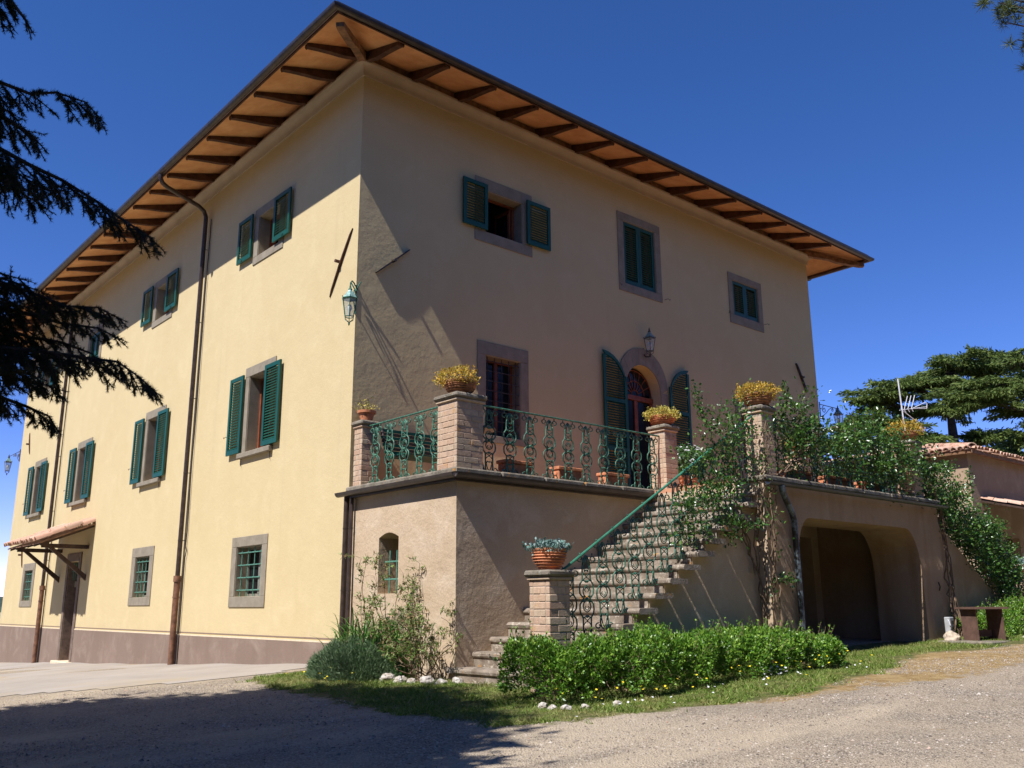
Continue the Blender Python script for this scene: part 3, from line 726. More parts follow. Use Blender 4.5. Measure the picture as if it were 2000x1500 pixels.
tm = tile_mesh().make('roof_tile', 'rooftile', can, origin=(0, 0, 0), smooth=True); TILE = tm.data
def put_tile(o, parent, x, y, z, rz, pitch, js=.012):
    reg(o, (x+random.uniform(-js, js), y+random.uniform(-js, js), z+random.uniform(0, js)), parent); o.rotation_euler = (random.uniform(-.05, .05), pitch+random.uniform(-.03, .03), rz+random.uniform(-.04, .04))
first = True
for j in range(4):
    for k in range(18):
        o = tm if first else link_mesh('roof_tile', TILE, (0, 0, 0), can); first = False
        oo = 1.34-j*.34; put_tile(o, can, -oo, CY0+.09+k*.178, ztop(oo)+.045, 0, -math.atan(.42)-.03, .03); o.scale = (1, 1.05, 1.25)

# wall anchors of the tie rods
for nm, pts, cen in (('L', ((0, .167, 7.057), (0, .845, 6.012)), (0, .53, 6.56)), ('L', ((0, 20.35, 6.5), (0, 20.05, 5.75)), (0, 20.2, 6.1)), ('L', ((0, 19.6, 2.9), (0, 19.3, 2.1)), (0, 19.5, 2.5)),
                     ('R', ((1.013, 0, 6.875), (.354, 0, 6.299)), (.68, 0, 6.58)), ('R', ((13.10, 0, 6.907), (13.50, 0, 6.19)), (13.3, 0, 6.56))):
    off = Vector((-.035, 0, 0)) if nm == 'L' else Vector((0, -.035, 0)); m = MB()
    p0, p1 = Vector(pts[0]), Vector(pts[1]); nrm = off.normalized(); dd = (p1-p0).normalized(); ww = nrm.cross(dd)
    ring = [(0, .004, .02), (.1, .009, .035), (.5, .011, .045), (.9, .009, .035), (1, .004, .02)] if nm == 'L' else [(0, .008, .05), (.12, .012, .065), (.5, .014, .070), (.88, .012, .065), (1, .008, .05)]; vs = []
    for u, hw_, dp_ in ring: b_ = p0.lerp(p1, u); vs += [b_-ww*hw_+nrm*.001, b_+ww*hw_+nrm*.001, b_+ww*hw_+nrm*dp_, b_-ww*hw_+nrm*dp_]
    m.add(vs, [(i*4+k, i*4+(k+1) % 4, i*4+4+(k+1) % 4, i*4+4+k) for i in range(4) for k in range(4)] + [(0, 1, 2, 3), (16, 17, 18, 19)])
    c_ = Vector(cen)+off*.7; m.tube([c_, c_+off*2.6], .03, 6)
    m.make('tie_anchor', 'rafter' if nm == 'L' else 'gutter', villa)
# downpipes on the long facade
for y in (6.42, 16.38):
    m = MB(); yb = y-.5; zg = gz(0, y)
    pts = [(-1.33, yb, 9.84), (-1.33, yb, 9.74), (-1.28, yb+.02, 9.66), (-1.15, yb+.08, 9.62), (-.30, y-.06, 9.56), (-.16, y-.01, 9.50), (-.10, y, 9.38), (-.10, y, 1.45)]
    m.tube(pts, .048, 10); dp = m.make('downpipe', 'pipe', villa, smooth=True)
    m = MB(); m.tube([(-.10, y, 1.46), (-.10, y, zg-.02)], .062, 12); m.tube([(-.10, y, 1.38), (-.10, y, 1.50)], .078, 12); m.tube([(-.10, y, 1.06), (-.10, y, 1.09)], .07, 12)
    m.make('cast_iron_foot', 'castpipe', dp, smooth=True)
    for z in (8.6, 6.9, 5.2, 3.6, 2.2): m = MB(); m.tube([(-.10, y, z), (-.10, y, z+.022)], .052, 10); m.tube([(-.05, y, z+.011), (.0, y, z+.011)], .008, 5); m.make('pipe_clip', 'gutter', dp)
    m = MB(); m.tube([(-.03, y-.13, 9.3)] + [(-.03+.004*math.sin(z_*3), y-.13+.01*math.sin(z_*2), z_) for z_ in np.linspace(9, 2.4, 14)] + [(-.03, y-.12, 2.1), (-.035, y-.19, 2.0), (-.03, y-.13, 1.85), (-.03, y-.13, zg)], .011, 5); m.make('cable', 'gutter', villa)
for (y, x) in ((-.07, -.075), (-.20, -.055)):
    m = MB(); m.tube([(x, y, 2.52), (x, y, gz(0, 0)-.15)], .042 if y > -.1 else .024, 10); d_ = m.make('downpipe', 'pipe', villa, smooth=True)
    for z in (2.02, 1.1, .62): m = MB(); m.tube([(x, y, z), (x, y, z+.02)], .046 if y > -.1 else .028, 10); m.make('pipe_clip', 'gutter', d_)

# ------------------------------------------------------------------ terrace
TF = 2.66; TY = -2.735; BY = -4.88; BX0, BX1 = 3.88, 9.30
terr = thing('terrace', (6.6, -3, 0), 'raised beige plastered terrace with a rounded vault opening beneath it', 'terrace')
slit = [(-1.40, 1.05), (-.89, 1.05), (-.89, 1.84)] + [(-.89-.51*i/6, 1.84+.07*math.sin(math.pi*i/6)) for i in range(1, 6)] + [(-1.40, 1.84)]
wallpoly('wall', rect(TY, -.002, -1.2, 2.58), [slit], lambda u, v, w: (.003+w, u, v), .35, 'beige', terr)
holeB = rect(4.9, 8.6, -.6, 2.1)
wallpoly('wall', rect(.003, VW+.2, -1.2, 2.58), [holeB], lambda u, v, w: (u, TY+w, v), .3, 'beige', terr)
m = MB(); m.add([(VW+.2, TY, -1.2), (VW+.2, 0, -1.2), (VW+.2, 0, 2.58), (VW+.2, TY, 2.58)], [(0, 1, 2, 3)]); m.make('wall', 'beige', terr)
def rarch(x0, x1, z0, z1, r, n=8):
    P = [(x0, z0), (x1, z0)]
    P += [(x1-r*.62+r*.62*math.cos(R(a)), z1-r+r*math.sin(R(a))) for a in np.linspace(0, 90, n)]
    P += [(x0+r*.5-r*.5*math.cos(R(a)), z1-r*1.0+r*math.sin(R(a))) for a in np.linspace(90, 0, n)]
    return P
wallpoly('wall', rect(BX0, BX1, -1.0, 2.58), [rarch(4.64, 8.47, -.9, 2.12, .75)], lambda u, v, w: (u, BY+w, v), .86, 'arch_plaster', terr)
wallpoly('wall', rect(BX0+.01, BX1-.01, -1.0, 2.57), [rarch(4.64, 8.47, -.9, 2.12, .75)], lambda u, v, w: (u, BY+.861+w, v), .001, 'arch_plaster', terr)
for x in (BX0, BX1):
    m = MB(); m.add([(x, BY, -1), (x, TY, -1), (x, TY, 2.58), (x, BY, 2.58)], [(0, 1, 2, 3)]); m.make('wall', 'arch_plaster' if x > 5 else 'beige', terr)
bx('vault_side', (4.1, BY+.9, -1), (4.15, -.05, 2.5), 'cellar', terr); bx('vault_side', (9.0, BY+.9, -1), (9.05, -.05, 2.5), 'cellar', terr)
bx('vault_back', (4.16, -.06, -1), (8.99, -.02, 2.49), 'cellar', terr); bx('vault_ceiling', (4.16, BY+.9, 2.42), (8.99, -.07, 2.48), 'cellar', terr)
bx('vault_door', (6.9, -.12, -.3), (8.2, -.04, 1.8), 'doorwood', terr)
# floor, edge slabs, gutters
bx('floor', (.06, TY+.06, 2.50), (VW+.15, -.003, TF-.004), 'cotto', terr)
bx('floor', (BX0+.06, BY+.06, 2.50), (BX1-.06, TY+.059, TF-.006), 'cotto', terr)
def edge(a, b, nrm, parent):
    """run of edge stones from a to b (2D), projecting along nrm"""
    a = Vector(a); b = Vector(b); n_ = Vector(nrm); L = (b-a).length; k = max(1, round(L/.9)); d = (b-a)/L
    for i in range(k):
        p = a+d*(L*i/k+.004); q = a+d*(L*(i+1)/k-.004)
        c4 = [p-n_*.28, q-n_*.28, q+n_*.08, p+n_*.08]; lo = (min(v.x for v in c4), min(v.y for v in c4), 2.585+random.uniform(-.003, .003)); hi = (max(v.x for v in c4), max(v.y for v in c4), TF+random.uniform(0, .012))
        bx('edge_stone', lo, hi, 'slab', parent, .02)
edge((0, TY+.28), (0, -.02), (-1, 0), terr); edge((-.08, TY), (4.0, TY), (0, -1), terr)
edge((BX0-.04, BY), (BX1+.04, BY), (0, -1), terr); edge((9.6, TY), (VW+.2, TY), (0, -1), terr); edge((BX0, BY+.30), (BX0, -4.40), (-1, 0), terr)
def halfgutter(a, b, z, r, mat, parent, steep=0):
    a = Vector((*a, z)); b = Vector((*b, z-steep)); d = (b-a).normalized(); s_ = Vector((0, 0, 1)).cross(d); vs = []; n_ = 9
    for p in (a, b):
        for rr in (r, r*.86):
            for k in range(n_): t = math.pi*k/(n_-1); vs.append(p+s_*rr*math.cos(t)-Vector((0, 0, 1))*rr*math.sin(t))
    fs = []
    for k in range(n_-1): fs += [(k, k+1, 2*n_+k+1, 2*n_+k), (n_+k+1, n_+k, 3*n_+k, 3*n_+k+1), (k+1, k, n_+k, n_+k+1), (2*n_+k, 2*n_+k+1, 3*n_+k+1, 3*n_+k)]
    fs += [(0, 2*n_, 3*n_, n_), (n_-1, 2*n_-1, 4*n_-1, 3*n_-1)]
    return MB().add(vs, fs).make('gutter', mat, parent, smooth=True)
halfgutter((-.13, TY-.15), (-.13, .10), 2.575, .065, 'gutter', terr); halfgutter((-.13, TY-.13), (4.0, TY-.13), 2.575, .065, 'gutter', terr)
halfgutter((BX0-.10, BY-.14), (BX1+.08, BY-.14), 2.560, .05, 'slategutter', terr)
bx('fascia', (-.075, TY-.075, 2.49), (-.005, -.02, 2.583), 'gutter', terr); bx('fascia', (-.005, TY-.075, 2.49), (4.0, TY-.005, 2.583), 'gutter', terr)
m = MB(); m.tube([(BX0+.22, BY-.15, 2.52), (BX0+.24, BY-.15, 2.44), (BX0+.34, BY-.12, 2.36), (BX0+.55, BY-.08, 2.16), (BX0+.61, BY-.07, 2.05), (BX0+.61, BY-.07, -.1)], .045, 10); m.make('downpipe', 'bluepipe', terr, smooth=True)
# bars of the slit window
m = MB()
for y in (-1.02, -1.2): m.tube([(.12, y, 1.05), (.12, y, 1.66)], .013, 6)
for z in (1.25, 1.50): m.tube([(.12, -1.38, z), (.12, -.90, z)], .013, 6)
m.make('grille', 'grille', terr); bx('window_back', (.34, -1.42, 1.0), (.36, -.86, 1.95), 'glass', terr)
m = MB(); m.tube([(8.98, BY-.03, 1.22), (8.98, BY-.05, 1.14), (9.0, BY-.02, 1.08)], .012, 5); m.make('wall_hook', 'gutter', terr)

# ------------------------------------------------------------------ stairs
RIS, TRD = .1795, .2957
def stairs(flip, label):
    X = (lambda x: x) if not flip else (lambda x: 13.1-x)
    st = thing('staircase', (X(2), -3.8, 0), label, 'staircase', 'outdoor stone staircases')
    xk = lambda k: -.026+TRD*(k-1); zk = lambda k: .115+RIS*(k-1)
    N = 15; prof = [(xk(1)+.05, -.9)]
    for k in range(1, N+1): prof += [(xk(k)+.05, zk(k)-.07), (xk(k+1)+.05, zk(k)-.07)]
    prof[-1] = (xk(N)+.16, zk(N)-.07); prof.append((prof[-1][0], -.9))
    if flip: prof = [(X(a), b) for a, b in prof]
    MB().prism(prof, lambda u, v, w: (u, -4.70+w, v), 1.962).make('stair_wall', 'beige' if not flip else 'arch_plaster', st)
    if flip:   # plastered string wall closing the outer side of the flight
        MB().prism([(X(xk(1)+.02), -.9), (X(xk(1)+.02), zk(1)+.03), (X(xk(N)+.12), zk(N)+.03), (X(xk(N)+.12), -.9)], lambda u, v, w: (u, -4.78+w, v), .079).make('string_wall', 'arch_plaster', st)
    for k in range(1, N+1):
        x0, z = xk(k), zk(k); n_ = 6
        q = [(x0+.035-.035*math.cos(R(a)), z-.04-.035*math.sin(R(a))+.0) for a in (90, 60, 30, 0)] + [(x0+.035-.035*math.cos(R(a)), z-.035+.035*math.sin(R(a))) for a in (0, 30, 60, 90)] + [(x0+TRD+.055, z), (x0+TRD+.055, z-.066)]
        q = [(X(a), b) for a, b in q]; y1 = TY-.003 if k > 1 else TY+.17; y0 = -4.83-random.uniform(0, .02) if not flip else -4.698
        if k == 1:   # first step wraps a little round the corner, notched for the wall
            m = MB().prism(q, lambda u, v, w: (u, y0+w, v), TY-.003-y0)
            if not flip: m.box((-.055, TY-.002, z-.074), (-.005, TY+.13, z-.004))
        else: m = MB().prism(q, lambda u, v, w: (u, y0+w, v), y1-y0)
        # uneven wear: nudge the front edge a little
        m.v = [(a+random.uniform(-.004, .004), b, c+random.uniform(-.0035, .0035)) for a, b, c in m.v]
        m.make('tread', 'step', st)
        a, b = sorted((X(x0+.030), X(x0+.048))); bx('riser', (a, -4.695, (z-.072-RIS+.074 if k > 1 else -.6)), (b, TY-.004, z-.0725), 'step', st)
    return st
stairs(False, 'stone staircase rising from the hedge to the terrace, climbing rightwards'); stairs(True, 'stone staircase descending rightwards from the terrace, half hidden by climbing roses')

# ------------------------------------------------------------------ brick pillars
def pillar(x0, x1, y0, y1, zb, zt, label, cap='slab'):
    t = thing('brick_pillar', ((x0+x1)/2, (y0+y1)/2, zb), label, 'pillar', 'brick pillars of the terrace railings')
    bx('mortar_core', (x0+.005, y0+.005, zb-.05), (x1-.005, y1-.005, zt-.10), 'mortar', t)
    h = .082; z = zb; k = 0; j = .0075; jb = .005
    top = zt-.115
    while z+h < top+.03:
        zz1 = min(z+h-j, top)
        def run(a, b, fixed0, fixed1, ax, start):
            L = b-a; c = a; first = start
            while c < b-.02:
                ln = (.25 if not first else .125) if L > .3 else (L+.1 if (k % 3) == 0 else (L*.55 if (k % 3) == 1 else L*.4))
                if L <= .3 and c > a+.01: ln = b-c
                first = False; e_ = min(c+ln, b)
                if b-e_ < .05: e_ = b
                q = random.uniform(-.003, .004)
                A = (c+(jb if c > a+.001 else 0), fixed0-q*(1 if fixed0 < fixed1 else 1)); B = (e_, fixed1)
                if ax == 0: lo, hi = (A[0], fixed0-q, z), (B[0], fixed1+q, zz1)
                else: lo, hi = (fixed0-q, A[0], z), (fixed1+q, B[0], zz1)
                bx('brick', lo, hi, 'brick', t, .006)
                c = e_
        d = .06
        run(x0, x1, y0, y0+d, 0, k % 2); run(x0, x1, y1-d, y1, 0, (k+1) % 2)
        run(y0+d+.006, y1-d-.006, x0, x0+d, 1, (k+1) % 2); run(y0+d+.006, y1-d-.006, x1-d, x1, 1, k % 2)
        z += h; k += 1
    bx('corbel', (x0-.022, y0-.022, zt-.112), (x1+.022, y1+.022, zt-.078), 'brick', t, .008)
    m = MB().bbox((x0-.05, y0-.05, zt-.074), (x1+.05, y1+.05, zt), .022); m.v = [(a+random.uniform(-.004, .004), b+random.uniform(-.004, .004), c+random.uniform(-.003, .003)) for a, b, c in m.v]
    m.make('cap_stone', cap, t); return t
P1T = 3.71
pillar(0, .46, TY, TY+.44, TF+.012, P1T, 'thick brick pillar on the near corner of the terrace', 'slab')
pillar(.02, .30, -.30, -.07, TF+.012, 3.70, 'slim brick pillar on the terrace against the villa corner')
pillar(4.355, 4.67, TY, TY+.32, TF+.0, 3.80, 'brick pillar at the inner head of the left staircase')
pillar(4.07, 4.37, -4.80, -4.50, TF+.012, 3.74, 'brick pillar at the outer head of the left staircase above the downpipe')
pillar(8.72, 9.05, -4.80, -4.48, TF+.012, 3.74, 'brick pillar wrapped in roses at the head of the right staircase')
pillar(8.43, 8.75, TY, TY+.32, TF+.0, 3.78, 'brick pillar behind the roses at the inner head of the right staircase')
pillar(-.29, .03, -4.81, -4.48, -.15, 1.26, 'brick pillar at the foot of the left staircase rising from the hedge')
pillar(13.05, 13.38, -4.81, -4.48, .2, 1.42, 'brick pillar at the foot of the right staircase')
pillar(13.8, 14.15, TY, TY+.35, TF+.012, 3.74, 'brick pillar at the far right corner of the terrace')

# ------------------------------------------------------------------ wrought iron
def spiral(cx, cz, r, a0, turns, n=14, sgn=1): return [(cx+r*(1-.55*i/n)*math.cos(a0+sgn*turns*2*math.pi*i/n), 0, cz+r*(1-.55*i/n)*math.sin(a0+sgn*turns*2*math.pi*i/n)) for i in range(n+1)]
def baluster_mesh(H, name='baluster'):
    m = MB(); s = H/.92; r = .0088 if H < 1 else .0080
    for q in (-1, 1):
        Z = lambda z: z*s
        side = [(q*.040, 0, Z(.13)), (q*.044, 0, Z(.16)), (q*.044, 0, Z(.27)), (q*.052, 0, Z(.29)), (q*.072, 0, Z(.32)), (q*.078, 0, Z(.36)), (q*.074, 0, Z(.41)), (q*.052, 0, Z(.44)), (q*.028, 0, Z(.462)),
                (q*.052, 0, Z(.485)), (q*.074, 0, Z(.515)), (q*.078, 0, Z(.56)), (q*.072, 0, Z(.61)), (q*.052, 0, Z(.64)), (q*.044, 0, Z(.66)), (q*.044, 0, Z(.77)), (q*.040, 0, Z(.80))]
        m.tube(side, r, 5)
        m.tube([(q*.005, 0, Z(.012)), (q*.03, 0, Z(.03)), (q*.046, 0, Z(.08)), (q*.040, 0, Z(.13))], r, 5)
        m.tube(spiral(q*.070, .045*s, .036, R(100) if q > 0 else R(80), .95, 12, -q), r*.9, 5)
        m.tube(spiral(q*.068, .865*s, .038, R(-100) if q > 0 else R(-80), .95, 12, q), r*.9, 5)
        m.tube([(q*.040, 0, Z(.80)), (q*.034, 0, Z(.85)), (q*.012, 0, Z(.885)), (0, 0, Z(.90))], r, 5)
        # hearts
        m.tube([(0, 0, Z(.03)), (q*.020, 0, Z(.07)), (q*.034, 0, Z(.13)), (q*.022, 0, Z(.17)), (q*.006, 0, Z(.155))], r*.8, 5)
        m.tube([(0, 0, Z(.88)), (q*.016, 0, Z(.83)), (q*.026, 0, Z(.77)), (q*.016, 0, Z(.735)), (q*.004, 0, Z(.75))], r*.8, 5)
        m.tube([(q*.004, 0, Z(.30)), (q*.020, 0, Z(.285)), (q*.044, 0, Z(.275))], r*.9, 5)
        m.tube([(q*.004, 0, Z(.625)), (q*.020, 0, Z(.64)), (q*.044, 0, Z(.655))], r*.9, 5)
        m.tube([(0, 0, Z(.33)), (q*.030, 0, Z(.35)), (q*.042, 0, Z(.385)), (q*.034, 0, Z(.42)), (q*.012, 0, Z(.445))], r*.8, 5)
        m.tube([(0, 0, Z(.60)), (q*.030, 0, Z(.575)), (q*.042, 0, Z(.54)), (q*.034, 0, Z(.505)), (q*.012, 0, Z(.48))], r*.8, 5)
        m.tube(spiral(q*.045, .445*s, .020, R(90), .8, 8, q), r*.75, 4); m.tube(spiral(q*.045, .480*s, .020, R(-90), .8, 8, -q), r*.75, 4)
        m.tube([(q*.068, 0, Z(.90)), (q*.068, 0, Z(.925))], r*.8, 5)
        for (za, zb) in ((.20, .285), (.64, .72)):      # small crossed scrolls between the links
            m.tube([(q*.042, 0, Z(za)), (q*.020, 0, Z((za+zb)/2-.012)), (-q*.006, 0, Z((za+zb)/2)), (q*.016, 0, Z((za+zb)/2+.02)), (q*.042, 0, Z(zb))], r*.7, 4)
        m.tube([(q*.012, 0, Z(.39)), (q*.024, 0, Z(.375)), (q*.012, 0, Z(.358)), (0, 0, Z(.35))], r*.7, 4); m.tube([(q*.012, 0, Z(.535)), (q*.024, 0, Z(.55)), (q*.012, 0, Z(.567)), (0, 0, Z(.575))], r*.7, 4)
    for z, rr in ((.462, .022), (.285, .015), (.640, .015), (.16, .012), (.75, .012)):
        m.lathe([(.001, -rr), (rr*.8, -rr*.5), (rr, 0), (rr*.8, rr*.5), (.001, rr)], (0, 0, z*s), 6)
    m.v = [(x*1.5 if True else x, y*1.0, z) for x, y, z in m.v]
    me_o = m.make(name, 'iron', None, origin=(0, 0, 0), smooth=False); me = me_o.data; bpy.data.objects.remove(me_o); me.shade_smooth(); return me
BAL, BALS = baluster_mesh(.925), baluster_mesh(1.05)
def railing(a, b, n_, label, za, zb, rail_h, mesh, zfun=None, bright=False, skip=()):
    a = Vector(a); b = Vector(b); d = b-a; ang = math.atan2(d.y, d.x)
    t = thing('iron_railing', ((a.x+b.x)/2, (a.y+b.y)/2, za), label, 'railing', 'wrought iron railings of the terrace')
    m = MB(); m.tube([(a.x, a.y, za+rail_h), (b.x, b.y, zb+rail_h)], .017 if bright else .014, 8); m.make('handrail', 'handrail' if bright else 'iron', t, smooth=True)
    if not bright:
        m = MB(); m.tube([(a.x, a.y, za+.005), (b.x, b.y, zb+.005)], .009, 5); m.make('bottom_rail', 'iron', t)
    for i in range(n_):
        f_ = (i+.5)/n_; p = a.lerp(b, f_); z = za+(zb-za)*f_ if zfun is None else zfun(p.x)
        link_mesh('baluster', mesh, (p.x, p.y, z), t, ang)
    return t
railing((.13, -.33), (.13, TY+.46), 5, 'short green iron railing beside the villa corner, catching the sun', TF, TF, .95, BAL)
railing((.47, TY+.12), (4.35, TY+.12), 10, 'green iron railing between the thick corner pillar and the stair head', TF, TF, .95, BAL)
sz = lambda x: 1.245+.585*(x-.05)
railing((.04, -4.64), (4.06, -4.64), 14, 'sloping green iron railing up the left staircase', sz(.04)-1.08, sz(4.06)-1.08, 1.08, BALS, lambda x: sz(x)-1.075, True)
railing((4.38, -4.66), (8.71, -4.66), 12, 'green iron railing above the vault, hung with roses', TF, TF, .95, BAL)
sz2 = lambda x: sz(13.1-x)+.03
railing((9.06, -4.64), (13.04, -4.64), 13, 'sloping green iron railing down the right staircase under roses', sz2(9.06)-1.08, sz2(13.04)-1.08, 1.08, BALS, lambda x: sz2(x)-1.075, True)
railing((9.0, TY+.12), (13.78, TY+.12), 12, 'green iron railing on the right wing of the terrace behind the roses', TF, TF, .95, BAL)

# ------------------------------------------------------------------ lanterns
def lantern(pos, s, label, bracket, n_=6, rot=0):
    x, y, z = pos; t = thing('wall_lantern', (x, y, z), label, 'lantern', 'wrought iron lanterns on the villa')
    m = MB(); H = .30*s; rb, rt_ = .075*s, .125*s
    cor = lambda r, zz, k: (x+r*math.cos(rot+2*math.pi*k/n_), y+r*math.sin(rot+2*math.pi*k/n_), z+zz)
    for k in range(n_):
        m.tube([cor(rb, 0, k), cor(rt_, H, k)], .007*s, 5); m.tube([cor(rb, 0, k), cor(rb, 0, k+1)], .008*s, 5); m.tube([cor(rt_, H, k), cor(rt_, H, k+1)], .011*s, 5)
        m.tube([cor(rt_*1.0, H, k), cor(rt_*1.12, H+.03*s, k)], .006*s, 4)
        m.tube([cor(rb, 0, k), cor(rb*.95, -.045*s, k), cor(rb*.35, -.075*s, k), (x, y, z-.10*s)], .006*s, 4)
    m.lathe([(.002, -.15*s), (.012*s, -.13*s), (.018*s, -.11*s), (.008*s, -.09*s)], (x, y, z), 8)
    m.lathe([(.03*s, .44*s), (.036*s, .46*s), (.02*s, .48*s), (.012*s, .53*s), (.001, .56*s)], (x, y, z), 8)
    fr = m.make('frame', 'iron' if n_ == 6 else 'gutter', t)
    m = MB(); m.add([cor(rt_*1.04, H+.004, k) for k in range(n_)] + [cor(rt_*.35, H+.12*s, k) for k in range(n_)] + [cor(.03*s, H+.15*s, k) for k in range(n_)], [(k, (k+1) % n_, n_+(k+1) % n_, n_+k) for k in range(n_)] + [(n_+k, n_+(k+1) % n_, 2*n_+(k+1) % n_, 2*n_+k) for k in range(n_)]); m.make('lamp_roof', 'succroof', t)
    for k in range(n_):
        m = MB(); m.add([cor(rb*.97, .005, k), cor(rb*.97, .005, k+1), cor(rt_*.97, H-.005, k+1), cor(rt_*.97, H-.005, k)], [(0, 1, 2, 3)]); m.make('pane', 'lglass', t)
    m = MB(); m.lathe([(.016*s, .02*s), (.018*s, .08*s), (.034*s, .12*s), (.036*s, .16*s), (.022*s, .20*s), (.002, .215*s)], (x, y, z), 10); m.make('bulb', 'bulb', t, smooth=True)
    m = MB()
    for pl, r_ in bracket: m.tube(pl, r_, 6)
    m.make('bracket', 'iron' if n_ == 6 else 'gutter', t, smooth=True); return t
M['succroof'] = flat('verdigris_roof', (.22, .36, .32), .4, .3, 20, 0, .2)
lx = -.27
lantern((lx, lx, 5.33), 1.0, 'green six sided lantern on the sunlit front corner of the villa',
        [([(0, 0, 5.93), (-.02, -.02, 5.99), (-.05, -.05, 5.96), (-.10, -.10, 5.98), (-.2, -.2, 5.97), (lx, lx, 5.90), (lx, lx, 5.84)], .011), ([(0, 0, 5.55), (-.05, -.05, 5.60), (-.12, -.12, 5.72), (-.10, -.10, 5.86), (-.04, -.04, 5.88), (-.03, -.03, 5.80), (-.07, -.07, 5.78)], .010), ([(0, 0, 5.50), (0, 0, 6.0)], .013), ([(-.015, -.015, 5.88), (-.06, .01, 5.98), (-.09, .03, 6.04)], .012), ([(-.015, -.015, 5.88), (.01, -.06, 5.98), (.03, -.09, 6.04)], .012)])
lantern((7.12, -.19, 6.12), .95, 'dark four sided lantern over the arched terrace door',
        [([(7.12, 0, 6.10), (7.12, -.06, 6.02), (7.12, -.16, 6.00), (7.12, -.19, 6.04), (7.12, -.19, 6.08)], .013), ([(7.12, 0, 6.22), (7.12, 0, 5.92)], .016)], 4, R(45))
def scroll_arm(a, d, L, zt, mat=None):
    a = Vector(a); d = Vector(d); P = lambda u, z: a+d*u+Vector((0, 0, z))
    out = [([P(0, 0), P(L, 0), P(L, -.05)], .011), ([P(0, .06), P(0, -.36)], .013)]
    n_ = 16
    for (cu, cz, r0, t0, tn) in ((.20, -.12, .10, 90, 1.3), (.62, -.07, .055, 90, -1.2), (.84, -.06, .045, 90, 1.1)):
        out.append(([P(cu+r0*(1-.7*i/n_)*math.cos(R(t0+360*tn*i/n_)), cz+r0*(1-.7*i/n_)*math.sin(R(t0+360*tn*i/n_))) for i in range(n_+1)], .009))
    out.append(([P(0, -.34), P(.12, -.30), P(.30, -.20), P(.45, -.08), P(.60, -.02)], .009)); return out
lantern((14.98, -.03, 5.50), 1.0, 'dark lantern hanging from a scrolled arm on the right corner of the villa', scroll_arm((VW, -.03, 5.96), (1, 0, 0), .91, 0), 4, R(45))
lantern((-.02, 22.85, 5.52), 1.05, 'lantern on a scrolled arm at the far left corner of the villa', scroll_arm((-.02, VL, 6.02), (0, 1, 0), 1.55, 0), 4, R(45))

# ------------------------------------------------------------------ pots and planters
def clumps(c, rad, n_, rng, shell=.5):
    """points in a squashed ball, denser near the surface"""
    d = unit(rng.normal(size=(n_, 3))); r = rng.uniform(shell, 1, (n_, 1))**.5
    return np.array(c)+d*r*np.array(rad), d
def foliage(name, mat, P, D, size, rng, parent, origin, T=LEAF, TF=LEAFF, up=.5, jit=.9, sv=.35):
    Dd = unit(D + rng.normal(size=D.shape)*jit + np.array([0, 0, up])); Fr = rframes(Dd, rng)
    S = size*rng.uniform(1-sv, 1+sv, (len(P), 1)); return scatter(T, TF, P, Fr, S, name, mat, parent, origin)
def bowl(x, y, z, r, h, label, plant, ribs=0, potmat='terracotta', n_=700, rad=None, petal=.045, shift=(0, 0)):
    rng = np.random.default_rng(int(abs(x*71+y*37+z*13))+3)
    t = thing('potted_plant', (x, y, z), label, 'flower pot', 'potted plants on the pillars and terrace')
    prof = [(r*.58, 0), (r*.60, .01)]
    K = 28 if ribs else 10
    for i in range(K+1):
        u = i/K; rr = r*(.62+.40*math.sin(u*math.pi*.62)); 
        if ribs: rr += .010*math.cos(u*ribs*2*math.pi)
        prof.append((rr, .012+u*(h-.03)))
    prof += [(r*1.02, h-.03), (r*1.06, h-.02), (r*1.06, h), (r*.95, h), (r*.9, h-.04)]
    m = MB().lathe(prof, (x, y, z), 28, cap=False); m.make('pot', potmat, t, smooth=True)
    MB().lathe([(.001, h-.035), (r*.93, h-.035)], (x, y, z), 20, cap=False).make('soil', 'soil', t)
    rad = rad or (r*1.15, r*1.15, r*.62)
    P, D = clumps((x+shift[0], y+shift[1], z+h+rad[2]*.12), rad, n_, rng); k = P[:, 2] > z+h*.72; P, D = P[k], D[k]
    nz = np.sin(P[:, 0]*31+P[:, 1]*23)*np.sin(P[:, 2]*37+P[:, 1]*19); P = P+D*nz[:, None]*r*.20
    foliage('flowers', plant, P, D, petal, rng, t, (x, y, z+h), OVAL, OVALF, .5, .8)
    # loose sprigs poking out
    m = MB()
    pts = []
    for i in range(26):
        a = rng.uniform(0, 2*math.pi); el = rng.uniform(-.05, 1.3); L = rng.uniform(.9, 1.28)
        q = np.array([x+shift[0]+rad[0]*L*math.cos(a)*math.cos(el*.9), y+shift[1]+rad[1]*L*math.sin(a)*math.cos(el*.9), z+h+rad[2]*(.1+L*math.sin(el))])
        m.tube([(x+.3*(q[0]-x), y+.3*(q[1]-y), z+h), tuple(q)], .003, 3); pts += [q+rng.normal(size=3)*.018 for _ in range(9)]
    tagp(m.make('stems', 'stem', t), kind='stuff'); pts = np.array(pts)
    tagp(foliage('sprigs', plant, pts, rng.normal(size=pts.shape), petal, rng, t, (x, y, z+h), OVAL, OVALF, .4, .8), kind='stuff')
    return t
bowl(.21, TY+.20, P1T, .21, .20, 'brown ribbed bowl of yellow sedum on the thick corner pillar', 'sedum', 6, 'terracotta_old', 1500, (.29, .27, .17), .030, (-.07, 0))
bowl(4.51, TY+.16, 3.80, .21, .17, 'terracotta bowl of pale yellow sedum on the pillar nearest the arched door', 'sedumg', 5, 'terracotta', 1500, (.30, .28, .12), .030)
bowl(4.22, -4.65, 3.74, .21, .19, 'dark terracotta bowl of golden sedum at the outer head of the left staircase', 'sedum', 5, 'terracotta_old', 1700, (.33, .30, .15), .030)
